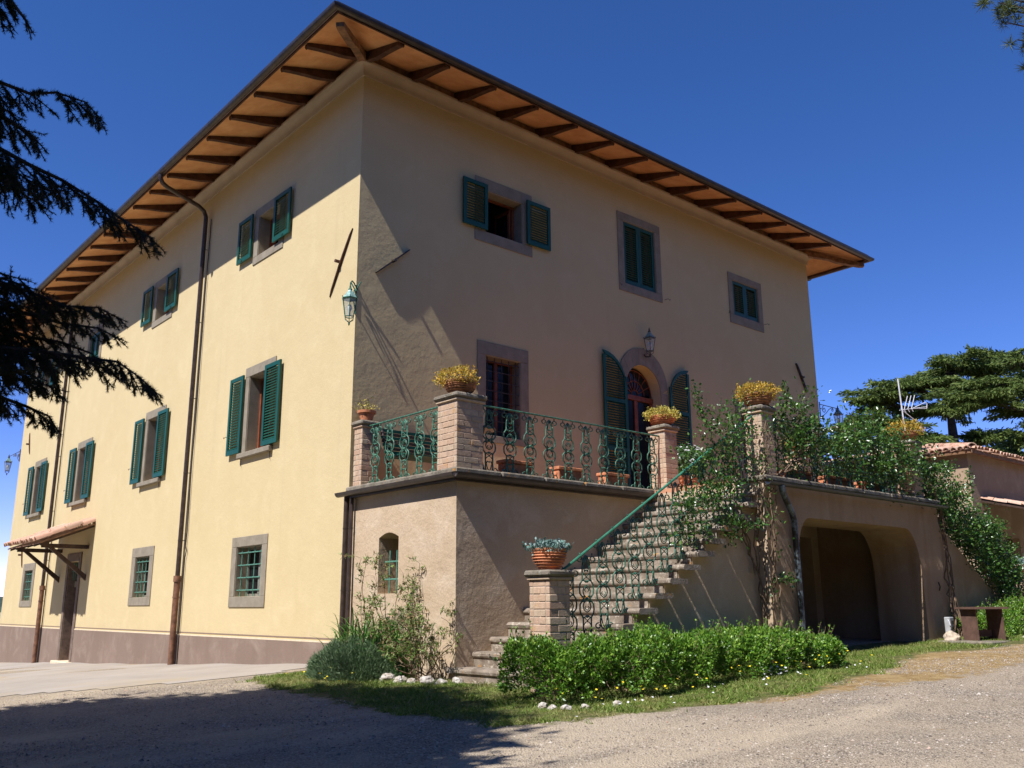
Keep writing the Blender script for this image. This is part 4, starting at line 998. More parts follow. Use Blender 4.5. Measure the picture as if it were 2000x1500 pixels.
bowl(8.89, -4.64, 3.74, .22, .17, 'terracotta bowl of orange yellow sedum rising above the climbing roses', 'sedum', 0, 'terracotta', 1500, (.36, .32, .16), .032)
bowl(-.13, -4.645, 1.26, .195, .24, 'ribbed terracotta bowl of blue grey succulents at the foot of the left staircase', 'succ', 7, 'terracotta', 1300, (.215, .215, .06), .032)
bowl(13.2, -4.64, 1.42, .23, .20, 'terracotta bowl of blue grey succulents at the foot of the right staircase', 'succ', 5, 'terracotta', 1300, (.29, .27, .12), .034)
bowl(8.6, TY+.16, 3.78, .21, .17, 'terracotta bowl of sedum seen through the roses behind the railing', 'sedumg', 0, 'terracotta', 900, (.28, .26, .12), .030)
# small flowerpot on the slim pillar
t = thing('potted_plant', (.16, -.185, 3.70), 'small plain terracotta flowerpot with a sparse plant on the slim corner pillar', 'flower pot', 'potted plants on the pillars and terrace')
MB().lathe([(.085, 0), (.125, .13), (.125, .135), (.145, .135), (.15, .175), (.135, .175), (.12, .12)], (.16, -.185, 3.70), 22, cap=False).make('pot', 'terracotta', t, smooth=True)
MB().lathe([(.001, .15), (.13, .15)], (.16, -.185, 3.70), 16, cap=False).make('soil', 'soil', t)
rng = np.random.default_rng(5); P = np.array([(.16+rng.normal()*.09, -.185+rng.normal()*.09, 3.88+abs(rng.normal())*.09) for _ in range(170)])
foliage('leaves', 'sedumg', P, rng.normal(size=P.shape), .030, rng, t, (.16, -.185, 3.87))
m = MB()
for i in range(10): a = rng.uniform(0, 6.28); m.tube([(.16, -.185, 3.85), (.16+.13*math.cos(a), -.185+.13*math.sin(a), 3.85+rng.uniform(.05, .2))], .003, 3)
tagp(m.make('stems', 'stem', t), kind='stuff')
# big daisy pot + small pots behind the stair head
def daisypot(x, y, z, label):
    t = thing('potted_plant', (x, y, z), label, 'flower pot', 'potted plants on the pillars and terrace'); rng = np.random.default_rng(9)
    MB().lathe([(.17, 0), (.25, .36), (.28, .36), (.28, .42), (.25, .42), (.22, .3)], (x, y, z), 24, cap=False).make('pot', 'terracotta', t, smooth=True)
    P, D = clumps((x, y, z+.74), (.37, .37, .36), 3600, rng, .3); foliage('leaves', 'rosemary', P, D, .045, rng, t, (x, y, z+.4), NEED, NEEDF, .3, 1.0)
    v = bpy.data.objects[-1] if False else None
    n_ = 110; d = unit(rng.normal(size=(n_, 3))); d = d[d[:, 2] > -.1]; C = np.array((x, y, z+.76))+d*np.array((.40, .40, .38)); m = MB()
    for c_, dd in zip(C, d):
        up_ = Vector(dd).lerp(Vector((-.3, -.3, .9)), .5).normalized(); q = up_.to_track_quat('Z', 'Y').to_matrix().to_4x4(); q.translation = Vector(c_)
        for k in range(8):
            a = k*math.pi/4; m.add([q @ Vector((0, 0, 0)), q @ Vector((.026*math.cos(a-.25), .026*math.sin(a-.25), .003)), q @ Vector((.026*math.cos(a+.25), .026*math.sin(a+.25), .003))], [(0, 1, 2)])
    m.make('daisy_heads', 'daisy', t, fix=False)
    return t
daisypot(6.15, -1.75, TF, 'large pot of white daisies standing near the arched door')
def rpot(x, y, z, r, h, label, ribs=6, plant='vine'):
    t = thing('potted_plant', (x, y, z), label, 'flower pot', 'potted plants on the pillars and terrace'); rng = np.random.default_rng(int(x*10))
    prof = [(r*.7, 0)] + [(r*(.7+.3*i/24)+.007*math.cos(i/24*ribs*2*math.pi), h*i/24*.9) for i in range(25)] + [(r*1.08, h*.92), (r*1.08, h), (r*.95, h), (r*.9, h*.8)]
    MB().lathe(prof, (x, y, z), 24, cap=False).make('pot', 'terracotta', t, smooth=True)
    P, D = clumps((x, y, z+h+.05), (r*1.2, r*1.2, .15), 420, rng, .2); foliage('leaves', plant, P, D, .05, rng, t, (x, y, z+h)); return t
rpot(5.55, -2.25, TF, .17, .42, 'ribbed terracotta pot in front of the large daisies')
rpot(6.5, -3.4, TF, .15, .34, 'terracotta pot behind the roses at the top of the left staircase')
def planter(x0, x1, y0, y1, z, label, plant=True, n_=160):
    t = thing('planter', ((x0+x1)/2, (y0+y1)/2, z), label, 'planter', 'rectangular terracotta planters behind the railings'); h = .26; m = MB()
    m.bbox((x0+.02, y0+.02, z), (x1-.02, y1-.02, z+h-.05), .01); m.make('box', 'terracotta', t)
    m = MB(); m.bbox((x0, y0, z+h-.05), (x1, y1, z+h), .008); m.make('rim', 'terracotta', t)
    bx('soil', (x0+.03, y0+.03, z+h), (x1-.03, y1-.03, z+h+.006), 'soil', t)
    m = MB(); m.bbox((x0+.006, y0+.05, z+.04), (x0+.02, y1-.05, z+.10), .005); m.bbox((x0+.006, y0+.06, z+.13), (x0+.02, y1-.06, z+.17), .005); m.make('moulding', 'terracotta', t)
    if plant:
        rng = np.random.default_rng(int(x0*10)); P = np.stack([rng.uniform(x0, x1, n_), rng.uniform(y0, y1, n_), z+h+np.abs(rng.normal(size=n_))*.07], 1)
        foliage('leaves', 'vine', P, rng.normal(size=P.shape), .05, rng, t, ((x0+x1)/2, (y0+y1)/2, z+h))
for (x0, x1, lab, pl) in ((1.07, 1.62, 'terracotta planter behind the front railing, nearest the barred window', False), (2.13, 2.66, 'terracotta planter behind the middle of the front railing', False), (3.16, 3.72, 'terracotta planter behind the front railing, nearest the slim inner pillar', False)):
    planter(x0, x1, TY+.24, TY+.46, TF, lab, pl, 60)
for (x0, x1, lab) in ((5.12, 5.85, 'terracotta planter above the vault, nearest the stair head pillar'), (6.30, 7.0, 'terracotta planter above the middle of the vault'), (7.50, 8.15, 'terracotta planter above the vault under the thickest roses')):
    planter(x0, x1, -4.52, -4.30, TF, lab, True)
# slatted garden bench + iron chair on the terrace
t = thing('garden_bench', (.95, -.75, TF), 'dark green slatted garden bench against the villa behind the short railing', 'bench')
for x in (.30, 1.60):
    m = MB(); m.tube([(x, -1.12, TF), (x, -1.10, TF+.42), (x, -.62, TF+.42), (x, -.42, TF+.90)], .022, 6); m.tube([(x, -.60, TF), (x, -.62, TF+.42)], .022, 6); m.tube([(x, -1.12, TF+.42), (x, -1.14, TF+.62), (x, -.56, TF+.62)], .018, 6); m.make('leg', 'gutter', t)
for k in range(7): bx('slat', (.25, -1.13+k*.075, TF+.425), (1.65, -1.075+k*.075, TF+.445), 'green', t)
for k in range(7):
    z = TF+.50+k*.062; y = -.60+.18*k*.062/.45*1.2; bx('slat', (.25, y-.012, z), (1.65, y+.012, z+.045), 'darkwood' if k % 2 else 'green', t)
t = thing('garden_table', (.86, -2.15, TF), 'small dark iron table behind the front railing below the barred window', 'table')
MB().lathe([(.001, .70), (.26, .70), (.27, .71), (.26, .73), (.001, .73)], (.86, -2.12, TF), 20, cap=False).make('top', 'gutter', t)
for k in range(3):
    a = k*2.1+.4; m = MB(); m.tube([(.86+.2*math.cos(a), -2.12+.2*math.sin(a), TF), (.86+.09*math.cos(a), -2.12+.09*math.sin(a), TF+.3), (.86+.06*math.cos(a), -2.12+.06*math.sin(a), TF+.5), (.86+.17*math.cos(a), -2.12+.17*math.sin(a), TF+.70)], .012, 6); m.make('leg', 'gutter', t)

# ------------------------------------------------------------------ hedge and bed plants
def hedge(path, hw, tops, label, n_, seed, leaf=.034, mat='hedge'):
    rng = np.random.default_rng(seed); path = np.array(path, float); tops = np.array(tops)
    seg = np.hypot(*(path[1:]-path[:-1]).T); s = np.concatenate([[0], np.cumsum(seg)])
    u = rng.uniform(-hw*.9, s[-1]+hw*.9, n_); uc = np.clip(u, 0, s[-1]); over = u-uc
    cx = np.interp(uc, s, path[:, 0]); cy = np.interp(uc, s, path[:, 1]); tz = np.interp(uc, s, tops)
    dx = np.interp(np.clip(uc+.05, 0, s[-1]), s, path[:, 0])-np.interp(np.clip(uc-.05, 0, s[-1]), s, path[:, 0]); dy = np.interp(np.clip(uc+.05, 0, s[-1]), s, path[:, 1])-np.interp(np.clip(uc-.05, 0, s[-1]), s, path[:, 1])
    L = np.hypot(dx, dy)+1e-9; dx, dy = dx/L, dy/L
    th = rng.uniform(-.35, math.pi+.35, n_); rr = 1-np.abs(rng.normal(size=n_))*.16
    lump = 1+.12*np.sin(u*3.7+seed)+.12*np.sin(u*7.3+th*2.2)+.10*np.sin(u*13+th*5)+.10*np.sin(u*24-th*9)*np.sin(th*7)+.06*np.sin(u*41+th*17)
    g0 = gzn(cx, cy); H = tz-g0; sc = np.sqrt(np.clip(1-(over/hw)**2, .02, 1)); rr = rr*lump
    ct, st_ = np.cos(th), np.sin(th); ex = np.sign(ct)*np.abs(ct)**.75*hw*rr*sc; ez = g0+H*.42+np.where(st_ > 0, np.abs(st_)**.8*H*.58, -np.abs(st_)*H*.9)*rr*(.55+.45*sc)
    nxv, nyv = -dy, dx; P = np.stack([cx+dx*over+nxv*ex, cy+dy*over+nyv*ex, np.maximum(ez, g0+.01)], 1)
    D = np.stack([nxv*ct+dx*over/hw, nyv*ct+dy*over/hw, st_+.2], 1)
    t = thing('hedge', (float(path[:, 0].mean()), float(path[:, 1].mean()), float(g0.mean())), label, 'hedge')
    foliage('foliage', mat, P, D, leaf, rng, t, tuple(WL[t.name]), LEAF, LEAFF, .35, .75, .4)
    # sprays of young leaves on the outline
    k = 420; ii = rng.integers(0, n_, k); ii = ii[D[ii, 2] > .2]; PP = []; m = MB()
    for i in ii:
        b = P[i]; d = unit((D[i]+rng.normal(size=3)*.4+np.array([0, 0, .5]))[None])[0]; L_s = rng.uniform(.06, .21)
        m.tube([tuple(b-d*.05), tuple(b+d*L_s)], .0025, 3)
        for q in range(9): PP.append(b+d*L_s*(q/8)+rng.normal(size=3)*.006)
    tagp(m.make('twigs', 'stem', t), kind='stuff'); PP = np.array(PP); foliage('shoots', mat, PP, rng.normal(size=PP.shape)*.8, leaf, rng, t, tuple(WL[t.name]), LEAF, LEAFF, .9, .6)
    # inner branches
    m = MB()
    for i in range(60):
        q = rng.integers(0, n_); b = P[q]; m.tube([(cx[q]+rng.normal()*.05, cy[q]+rng.normal()*.05, g0[q]), tuple((b+np.array([cx[q], cy[q], b[2]]))/2), tuple(b*.8+np.array([cx[q], cy[q], g0[q]])*.2)], .006, 4)
    tagp(m.make('branches', 'stem', t), kind='stuff'); return t
hedge([(-.62, -5.10), (-.1, -5.22), (1.1, -5.30), (2.2, -5.32), (3.2, -5.30), (4.0, -5.25)], .46, [.50, .53, .55, .51, .56, .40], 'long bushy bright green box hedge in front of the left staircase', 62000, 3)
hedge([(9.9, -5.15), (10.9, -5.2), (12.2, -5.3), (13.6, -5.4)], .5, [.60, .85, .85, .8], 'low green hedge behind the brown wooden stand at the foot of the right staircase', 26000, 8, .036)
# santolina dome
rng = np.random.default_rng(21); t = thing('santolina_bush', (-.62, -1.35, 0), 'low grey green domed bush in the bed by the villa corner', 'bush')
n_ = 26000; d = unit(rng.normal(size=(n_, 3))); d[:, 2] = np.abs(d[:, 2])*1.0-.05; r_ = rng.uniform(.72, 1.0, (n_, 1)); P = np.array((-.56, -1.25, -.06))+d*r_*np.array((.55, .88, .52)); P[:, 2] += .06*np.sin(P[:, 0]*17)*np.sin(P[:, 1]*13)
k = P[:, 2] > gzn(P[:, 0], P[:, 1]); foliage('foliage', 'rosemary', P[k], d[k], .055, rng, t, (-.62, -1.35, 0), [(0, -.09, 0), (0, .09, 0), (1, 0, 0)], NEEDF, .7, .5)
m = MB()
for i in range(260): a = rng.uniform(0, 6.28); e_ = rng.uniform(.05, .9); m.tube([(-.5, -1.3, -.1), (-.56+.5*math.cos(a)*math.cos(e_), -1.25+.8*math.sin(a)*math.cos(e_), -.08+.45*math.sin(e_))], .005, 3)
tagp(m.make('branches', 'bark', t), kind='stuff')
# iris / arching strap leaves
rng = np.random.default_rng(22); t = thing('iris_clump', (-.40, -.95, 0), 'clump of long arching green strap leaves behind the domed bush', 'plant'); V = []; Fq = []
for i in range(430):
    bx0, by0 = -.32+rng.normal()*.12, -1.25+rng.normal()*.36; a = rng.uniform(0, 6.28); L = rng.uniform(.6, 1.2); out = rng.uniform(.15, .75)*L; h = L*rng.uniform(.55, .95); w_ = rng.uniform(.009, .017); z0 = gz(bx0, by0); b = len(V); K = 6
    for k in range(K+1):
        u = k/K; rr = out*u**1.6; zz = z0+h*(u*1.7-u*u*(.7+.5*out/L)); ww = w_*(1-u)**.6+.0005
        x, y = bx0+rr*math.cos(a), by0+rr*math.sin(a); x = min(x, -.03)
        V += [(x-ww*math.sin(a), y+ww*math.cos(a), zz), (x+ww*math.sin(a), y-ww*math.cos(a), zz)]
    for k in range(K): Fq.append((b+2*k, b+2*k+1, b+2*k+3, b+2*k+2))
mesh_np('leaves', np.array(V), np.array(Fq), 'iris', t, (-.40, -.95, 0))
# scraggly shrub along the terrace wall
def scraggly(base, bounds_y, ztop, n_stem, label, seed):
    rng = np.random.default_rng(seed); t = thing('shrub', (base[0], base[1], 0), label, 'shrub'); m = MB(); PL = []; PD = []; DL = []
    for i in range(n_stem):
        y0 = rng.uniform(*base[2]); x0 = rng.uniform(-.45, -.12); z0 = gz(x0, y0)-.02; ty = rng.uniform(*bounds_y); H = ztop(ty)*rng.uniform(.55, 1.0); p = Vector((x0, y0, z0)); pts = [p.copy()]; K = 14
        dr = Vector((rng.normal()*.05-.02, (ty-y0)/K*.9, H/K)); br = []
        for k in range(K):
            dr2 = dr+Vector((rng.normal()*.02, rng.normal()*.035, rng.normal()*.012)); p = p+dr2; p.x = min(max(p.x, -.6), -.03); pts.append(p.copy())
            if k > 3:
                for q in range(2):
                    if rng.random() < .75:
                        e_ = p+Vector((rng.normal()*.08-.02, rng.normal()*.14, rng.uniform(-.06, .14))); e_.x = min(e_.x, -.02); br.append((p.copy(), e_))
        m.tube(pts, [.009*(1-.7*k/K) for k in range(K+1)], 4, caps=False)
        for a, b in br:
            m.tube([a, a.lerp(b, .5)+Vector((0, 0, .02)), b], .0028, 3, caps=False)
            n_l = rng.integers(7, 22) if rng.random() < .8 else 0
            for q in range(n_l):
                u = rng.uniform(.3, 1.1); c_ = a.lerp(b, u)+Vector(rng.normal(size=3)*.013)
                (PL if rng.random() < .86 else DL).append(tuple(c_)); 
    tagp(m.make('stems', 'stem', t), kind='stuff'); PL = np.array(PL); foliage('foliage', 'rosebush', PL, rng.normal(size=PL.shape), .052, rng, t, (base[0], base[1], 0), [(0, 0, 0), (.45, .13, .03), (1, 0, -.08), (.45, -.13, .03)], LEAFF, .3, .8)
    if len(DL): DL = np.array(DL); foliage('dry_leaves', 'dryleaf', DL, rng.normal(size=DL.shape), .05, rng, t, (base[0], base[1], 0), LEAF, LEAFF, -1.0, .6)
    return t
scraggly((-.3, -1.75, (-2.0, -1.35)), (-2.15, -.85), lambda y: 1.62 if y < -1.3 else 1.0, 13, 'tall scraggly shrub below the slit window, thin leaves and bare stems', 31)
scraggly((-.3, -2.5, (-2.75, -2.15)), (-3.05, -2.0), lambda y: 1.05, 12, 'sparse half dry shrub leaning round the front corner of the terrace', 33)
# white stones edging the bed, and the little row by the hedge
def stone(name, x, y, s, mat, label, cat, group=None, seed=0, z=None, sc=(1, 1, .7)):
    import bmesh
    from mathutils import noise
    bm = bmesh.new(); bmesh.ops.create_icosphere(bm, subdivisions=3, radius=1)
    for v in bm.verts:
        d = 1+.35*noise.noise(v.co*1.3+Vector((seed*3.1, 0, 0)))+.18*noise.noise(v.co*3.1+Vector((0, seed, 0)))+.07*noise.noise(v.co*8); v.co = Vector((v.co.x*sc[0], v.co.y*sc[1], v.co.z*sc[2]))*d*s
    me = bpy.data.meshes.new(name); bm.to_mesh(me); bm.free(); me.materials.append(M[mat])
    z = gz(x, y)+s*.22 if z is None else z; o = link_mesh(name, me, (x, y, z), None, seed*1.3); return tagp(o, label, cat, group)
SG = 'white stones edging the flower bed'
for i, (x, y, s, lb) in enumerate(((-.58, -2.10, .105, 'largest white stone, next to the dark underside of the domed bush'), (-.55, -2.33, .085, 'second white stone from the domed bush at the edge of the bed'), (-.50, -2.50, .065, 'small flat tan white stone in the middle of the bed edging'),
        (-.42, -2.72, .10, 'pale wedge shaped stone below the half dry shrub'), (-.40, -2.99, .075, 'upright white stone between the half dry shrub and the stairs'), (-.16, -3.0, .07, 'white stone tucked against the terrace corner by the first step'))):
    stone('edging_stone', x, y, s, 'whitestone', lb, 'stone', SG, i+1)
for i, (x, y, s, lb) in enumerate(((-.98, -5.42, .05, 'small white stone in the grass, furthest left at the near end of the hedge'), (-1.0, -5.58, .045, 'low white stone in the grass row by the hedge, second from its left end'), (-.95, -5.72, .055, 'white stone in the middle of the grass row by the hedge'), (-.78, -5.80, .042, 'white stone at the right end of the grass row by the hedge'), (-.45, -5.92, .045, 'lone white stone on the verge in front of the hedge'))):
    stone('edging_stone', x, y, s, 'whitestone', lb, 'stone', 'white stones by the near end of the hedge', i+11, gz(x, y)+.018)
stone('rock', 8.62, -5.20, .17, 'rock', 'lumpy tan rock at the foot of the arch beside the wooden stand', 'rock', None, 5, None, (1.15, .8, .8))
stone('edging_stone', 9.6, -6.0, .065, 'whitestone', 'white stone at the right foot of the brown wooden stand', 'stone', None, 6)
# brown wooden stand, slab and grey box
gs = gz(8.7, -5.6)
t = thing('wooden_stand', (8.85, -5.62, gs), 'brown box shaped wooden stand open at the front on a slab by the arch', 'stand')
Mz = Matrix.Translation((8.85, -5.62, gs+.03)) @ Matrix.Rotation(R(-32), 4, 'Z')
for nm, a, b in (('side_panel', (-.25, -.20, 0), (-.225, .19, .50)), ('side_panel', (.225, -.20, 0), (.25, .19, .50)), ('top_board', (-.32, -.26, .50), (.33, .24, .535)), ('back_rail', (-.225, .10, .05), (.225, .12, .16))):
    m = MB(); m.box(a, b, Mz); m.make(nm, 'browntable', t)
o = bx('stone_slab', (8.25, -5.98, gs-.08), (9.55, -5.10, gs+.028), 'slab', None, .02); tagp(o, 'thin stone slab under the brown wooden stand', 'slab')
t = thing('meter_box', (8.52, -5.20, gs), 'small grey metal utility box with a bent wire handle beside the brown stand', 'utility box')
t.location = (8.72, -5.12, gs); WL[t.name] = Vector((8.72, -5.12, gs))
bx('casing', (8.64, -5.18, gs+.03), (8.80, -5.08, gs+.40), 'greymetal', t, .012)
for k in range(3): bx('switch', (8.68, -5.19, gs+.09+k*.1), (8.76, -5.181, gs+.14+k*.1), 'gutter', t)
m = MB(); m.tube([(8.64, -5.15, gs+.36), (8.56, -5.20, gs+.33), (8.55, -5.22, gs+.27), (8.62, -5.18, gs+.24)], .006, 5); m.make('wire_handle', 'antenna', t)

# ------------------------------------------------------------------ climbing roses
def climber(name, label, stems, regions, n_leaf, seed, leafsz=.045, sprays=()):
    rng = np.random.default_rng(seed); t = thing(name, stems[0][0], label, 'climbing rose'); m = MB()
    for s in stems:
        for rep in range(3):
            pts = []; prev = np.array(s[0])
            for k in range(len(s)-1):
                a, b = np.array(s[k]), np.array(s[k+1])
                for q in range(5): pts.append(tuple(a+(b-a)*q/5+rng.normal(size=3)*.022+np.array([rep*.035-.03, -.012*rep, 0])))
            pts.append(s[-1]); m.tube(pts, [.014*(1-.6*i/len(pts)) for i in range(len(pts))], 5, caps=False)
    P = []; D = []
    for (a, b, ry, rz, w) in regions:
        n_ = int(n_leaf*w); a, b = np.array(a), np.array(b); nb = max(6, n_//70); bc = a+(b-a)*rng.uniform(0, 1, (nb, 1)) + rng.normal(size=(nb, 3))*np.array([.05, ry, rz])
        sp = rng.uniform(.05, .14, nb)
        ii = rng.integers(0, nb, n_); off = rng.normal(size=(n_, 3))*sp[ii][:, None]; P.append(bc[ii]+off); D.append(off)
        for c_ in bc[:nb//2]:
            q = a+(b-a)*np.clip(np.dot(c_-a, b-a)/np.dot(b-a, b-a), 0, 1); m.tube([tuple(q), tuple((q+c_)/2+np.array([0, -.02, .04])), tuple(c_)], .004, 4, caps=False)
    for pl in sprays:
        for k in range(len(pl)-1):
            a, b = np.array(pl[k]), np.array(pl[k+1]); m.tube([tuple(a), tuple(b)], .005, 4, caps=False); n_ = int(90*np.linalg.norm(b-a)/.3); P.append(a+(b-a)*rng.uniform(0, 1, (n_, 1))+rng.normal(size=(n_, 3))*.04); D.append(rng.normal(size=(n_, 3))*.1)
    tagp(m.make('stems', 'stem', t, smooth=False, fix=False), kind='stuff'); P = np.concatenate(P); D = np.concatenate(D)
    foliage('foliage', 'vine', P, D/ .1, leafsz, rng, t, stems[0][0], OVAL, OVALF, .45, .8, .4); return t
gl = gz(3.8, -4.95)
climber('climbing_rose', 'climbing rose growing up the outer stair pillar and spilling over the left stair railing',
    [[(3.86, -4.80, gl), (3.82, -4.78, .6), (3.80, -4.80, 1.2), (3.72, -4.80, 1.8), (3.80, -4.85, 2.4), (4.0, -4.86, 2.9), (4.1, -4.86, 3.5)], [(3.92, -4.95, gl), (3.9, -4.95, .8), (3.86, -4.95, 1.5), (3.95, -4.96, 2.2), (3.98, -4.9, 2.9)], [(3.7, -4.76, 1.3), (3.45, -4.78, 1.9), (3.2, -4.80, 2.2)]],
    [((2.4, -4.68, 2.65), (3.75, -4.68, 3.40), .07, .15, .27), ((2.2, -4.72, 2.0), (3.8, -4.72, 2.8), .08, .20, .25), ((1.7, -4.72, 1.95), (3.1, -4.74, 2.5), .07, .12, .12), ((3.85, -4.84, 2.6), (4.15, -4.88, 3.6), .03, .07, .05), ((2.4, -4.78, 1.75), (3.3, -4.80, 1.95), .05, .06, .07), ((3.85, -4.93, 1.0), (3.98, -4.95, 2.5), .03, .25, .035), ((3.1, -4.66, 3.3), (3.8, -4.66, 3.65), .05, .08, .06)], 4700, 41, .043,
    [[(3.1, -4.8, 2.0), (3.45, -4.9, 1.92), (3.7, -4.92, 1.95)], [(2.9, -4.7, 3.3), (2.75, -4.68, 3.6), (2.68, -4.66, 3.85)], [(3.95, -4.93, 1.2), (4.15, -5.0, 1.22), (4.3, -5.02, 1.12)]])
climber('climbing_rose', 'dense climbing rose covering the railing above the vault',
    [[(4.3, -4.86, 2.7), (4.9, -4.8, 3.0), (5.6, -4.75, 3.5), (6.5, -4.7, 3.7)], [(9.38, -4.95, gz(9.4, -4.95)), (9.36, -4.93, .8), (9.32, -4.90, 1.4), (9.42, -4.9, 1.9), (9.36, -4.9, 2.5), (9.1, -4.88, 3.1)]],
    [((4.5, -4.72, 3.50), (5.5, -4.72, 3.45), .08, .13, .12), ((5.4, -4.72, 3.30), (6.6, -4.72, 3.35), .07, .12, .11), ((6.5, -4.74, 3.45), (9.2, -4.74, 3.50), .12, .19, .38), ((6.6, -4.74, 3.05), (9.2, -4.76, 3.05), .10, .22, .22), ((4.4, -4.72, 3.1), (6.0, -4.72, 3.2), .06, .22, .10), ((5.0, -4.72, 3.75), (5.5, -4.72, 4.0), .05, .07, .03), ((7.2, -4.7, 3.8), (8.5, -4.7, 3.85), .08, .08, .06)], 9500, 43, .048,
    [[(4.75, -4.72, 3.6), (4.85, -4.74, 3.95), (4.84, -4.74, 4.2)], [(5.2, -4.75, 3.5), (5.5, -4.78, 3.68), (5.7, -4.8, 3.6)]])
climber('climbing_rose', 'climbing rose tumbling down the right staircase railing',
    [[(9.5, -4.95, gz(9.5, -4.95)), (9.46, -4.93, .9), (9.55, -4.90, 1.5), (9.4, -4.88, 2.1), (9.5, -4.85, 2.7)], [(12.0, -4.9, gz(12, -4.9)), (11.6, -4.86, .9), (11.2, -4.82, 1.4), (10.8, -4.78, 2.0)], [(12.3, -4.92, gz(12, -4.9)), (12.1, -4.88, .8), (11.8, -4.8, 1.5)]],
    [((9.25, -4.72, 3.4), (12.9, -4.74, 1.35), .12, .20, .62), ((9.3, -4.78, 2.75), (12.6, -4.80, .85), .08, .20, .50)], 14500, 45, .047, [[(11.0, -4.74, 2.8), (11.2, -4.76, 3.2), (11.15, -4.76, 3.4)]])
bx_t = None

# ------------------------------------------------------------------ outbuilding, background right
ob = thing('outbuilding', (21, 1, .6), 'low outbuilding with a weathered terracotta tiled roof to the right of the villa', 'building')
OX, OY, OZ = 17.5, -2.2, 4.78; OX1, OY1 = 27.0, 7.0
wallpoly('wall', rect(OY, OY1, -.5, OZ), [], lambda u, v, w: (OX+w, u, v), .2, 'outplaster', ob)
wallpoly('wall', rect(OX, OX1, -.5, OZ), [rect(19.3, 20.3, .4, 2.6)], lambda u, v, w: (u, OY+w, v), .25, 'outplaster', ob)
m = MB(); m.add([(OX1, OY, -.5), (OX1, OY1, -.5), (OX1, OY1, OZ), (OX1, OY, OZ)], [(0, 1, 2, 3)]).add([(OX, OY1, -.5), (OX1, OY1, -.5), (OX1, OY1, OZ), (OX, OY1, OZ)], [(0, 1, 2, 3)]); m.make('wall', 'outplaster', ob)
bx('door', (19.3, OY+.2, .4), (20.3, OY+.24, 2.6), 'doorwood', ob)
e = .28; cx_, cy_ = (OX+OX1)/2, (OY+OY1)/2; rise = 1.15
m = MB(); m.add([(OX-e, OY-e, OZ), (OX1+e, OY-e, OZ), (OX1+e, OY1+e, OZ), (OX-e, OY1+e, OZ), (cx_, cy_, OZ+rise)], [(0, 1, 4), (1, 2, 4), (2, 3, 4), (3, 0, 4), (3, 2, 1, 0)]); rf = m.make('roof', 'rooftile', ob)
bx('eave_beam', (OX-e, OY-e+.02, OZ-.09), (OX1+e, OY-e+.14, OZ-.005), 'hipwood', ob); bx('eave_beam', (OX-e+.02, OY-e+.15, OZ-.09), (OX-e+.14, OY1+e, OZ-.005), 'hipwood', ob)
def rooftiles(parent, n_rows, ax, pitchang):
    cnt = 0
    for j in range(n_rows):
        for k in range(52):
            s = k*.185+.1; up_ = j*.33-.06; L = OX1-OX+2*e if ax == 0 else OY1-OY+2*e
            if s < up_+.1 or s > L-up_-.1: continue
            z = OZ+up_*math.tan(pitchang)+.03
            if ax == 0: x, y, rz = OX-e+s, OY-e+up_, R(90)
            else: x, y, rz = OX-e+up_, OY-e+s, 0
            o = link_mesh('roof_tile', TILE, (0, 0, 0), parent); put_tile(o, parent, x, y, z, rz, -pitchang-.03, .02); cnt += 1
            if cnt > 145: return
rooftiles(rf, 3, 0, math.atan(rise/(cy_-OY+e))); rooftiles(rf, 6, 1, math.atan(rise/(cx_-OX+e)))
# ridge tiles along the near hip
for k in range(16):
    u = k/16*.42; o = link_mesh('ridge_tile', TILE, (0, 0, 0), rf); reg(o, (OX-e+(cx_-OX+e)*u, OY-e+(cy_-OY+e)*u, OZ+.05+rise*u), rf); o.rotation_euler = (0, -math.atan(rise/6.7), R(45)); o.scale = (1.25, 1.5, 1.5)
# lean-to on its near side
lt = thing('lean_to', (20, -3, 1), parent=ob)
lz = lambda y: 3.52+.26*(y-OY)
m = MB(); m.prism([(OY, lz(OY)), (OY-1.3, lz(OY-1.3)), (OY-1.3, lz(OY-1.3)-.05), (OY, lz(OY)-.05)], lambda u, v, w: (OX+.55+w, u, v), 8.5); m.make('boards', 'darkwood', lt)
for j in range(4):
    for k in range(30):
        o = link_mesh('roof_tile', TILE, (0, 0, 0), lt); put_tile(o, lt, OX+.62+k*.185, OY-1.33+j*.34, lz(OY-1.3+j*.34)+.03, R(90), -.28, .02)
bx('beam', (OX+.55, OY-1.25, 2.98), (OX+9, OY-1.15, 3.10), 'rafter', lt)
for x in (OX+.7, OX+3.2, OX+5.7):
    bx('post', (x, OY-1.26, .4), (x+.12, OY-1.14, 2.98), 'darkwood', lt); m = MB(); m.tube([(x+.06, OY-1.2, 2.3), (x+.7, OY-1.2, 2.98)], .04, 4); m.make('brace', 'darkwood', lt)
# low wall with pots beyond the right stair
t = thing('low_wall', (15.3, -4.2, .5), 'low stone wall with a coping beyond the foot of the right staircase', 'wall')
bx('base', (14.6, -4.3, .2), (17.0, -4.05, 1.75), 'outplaster', t); 
for k in range(5): bx('coping_stone', (14.55+k*.5, -4.36, 1.75), (15.04+k*.5, -3.99, 1.84), 'slab', t, .015)
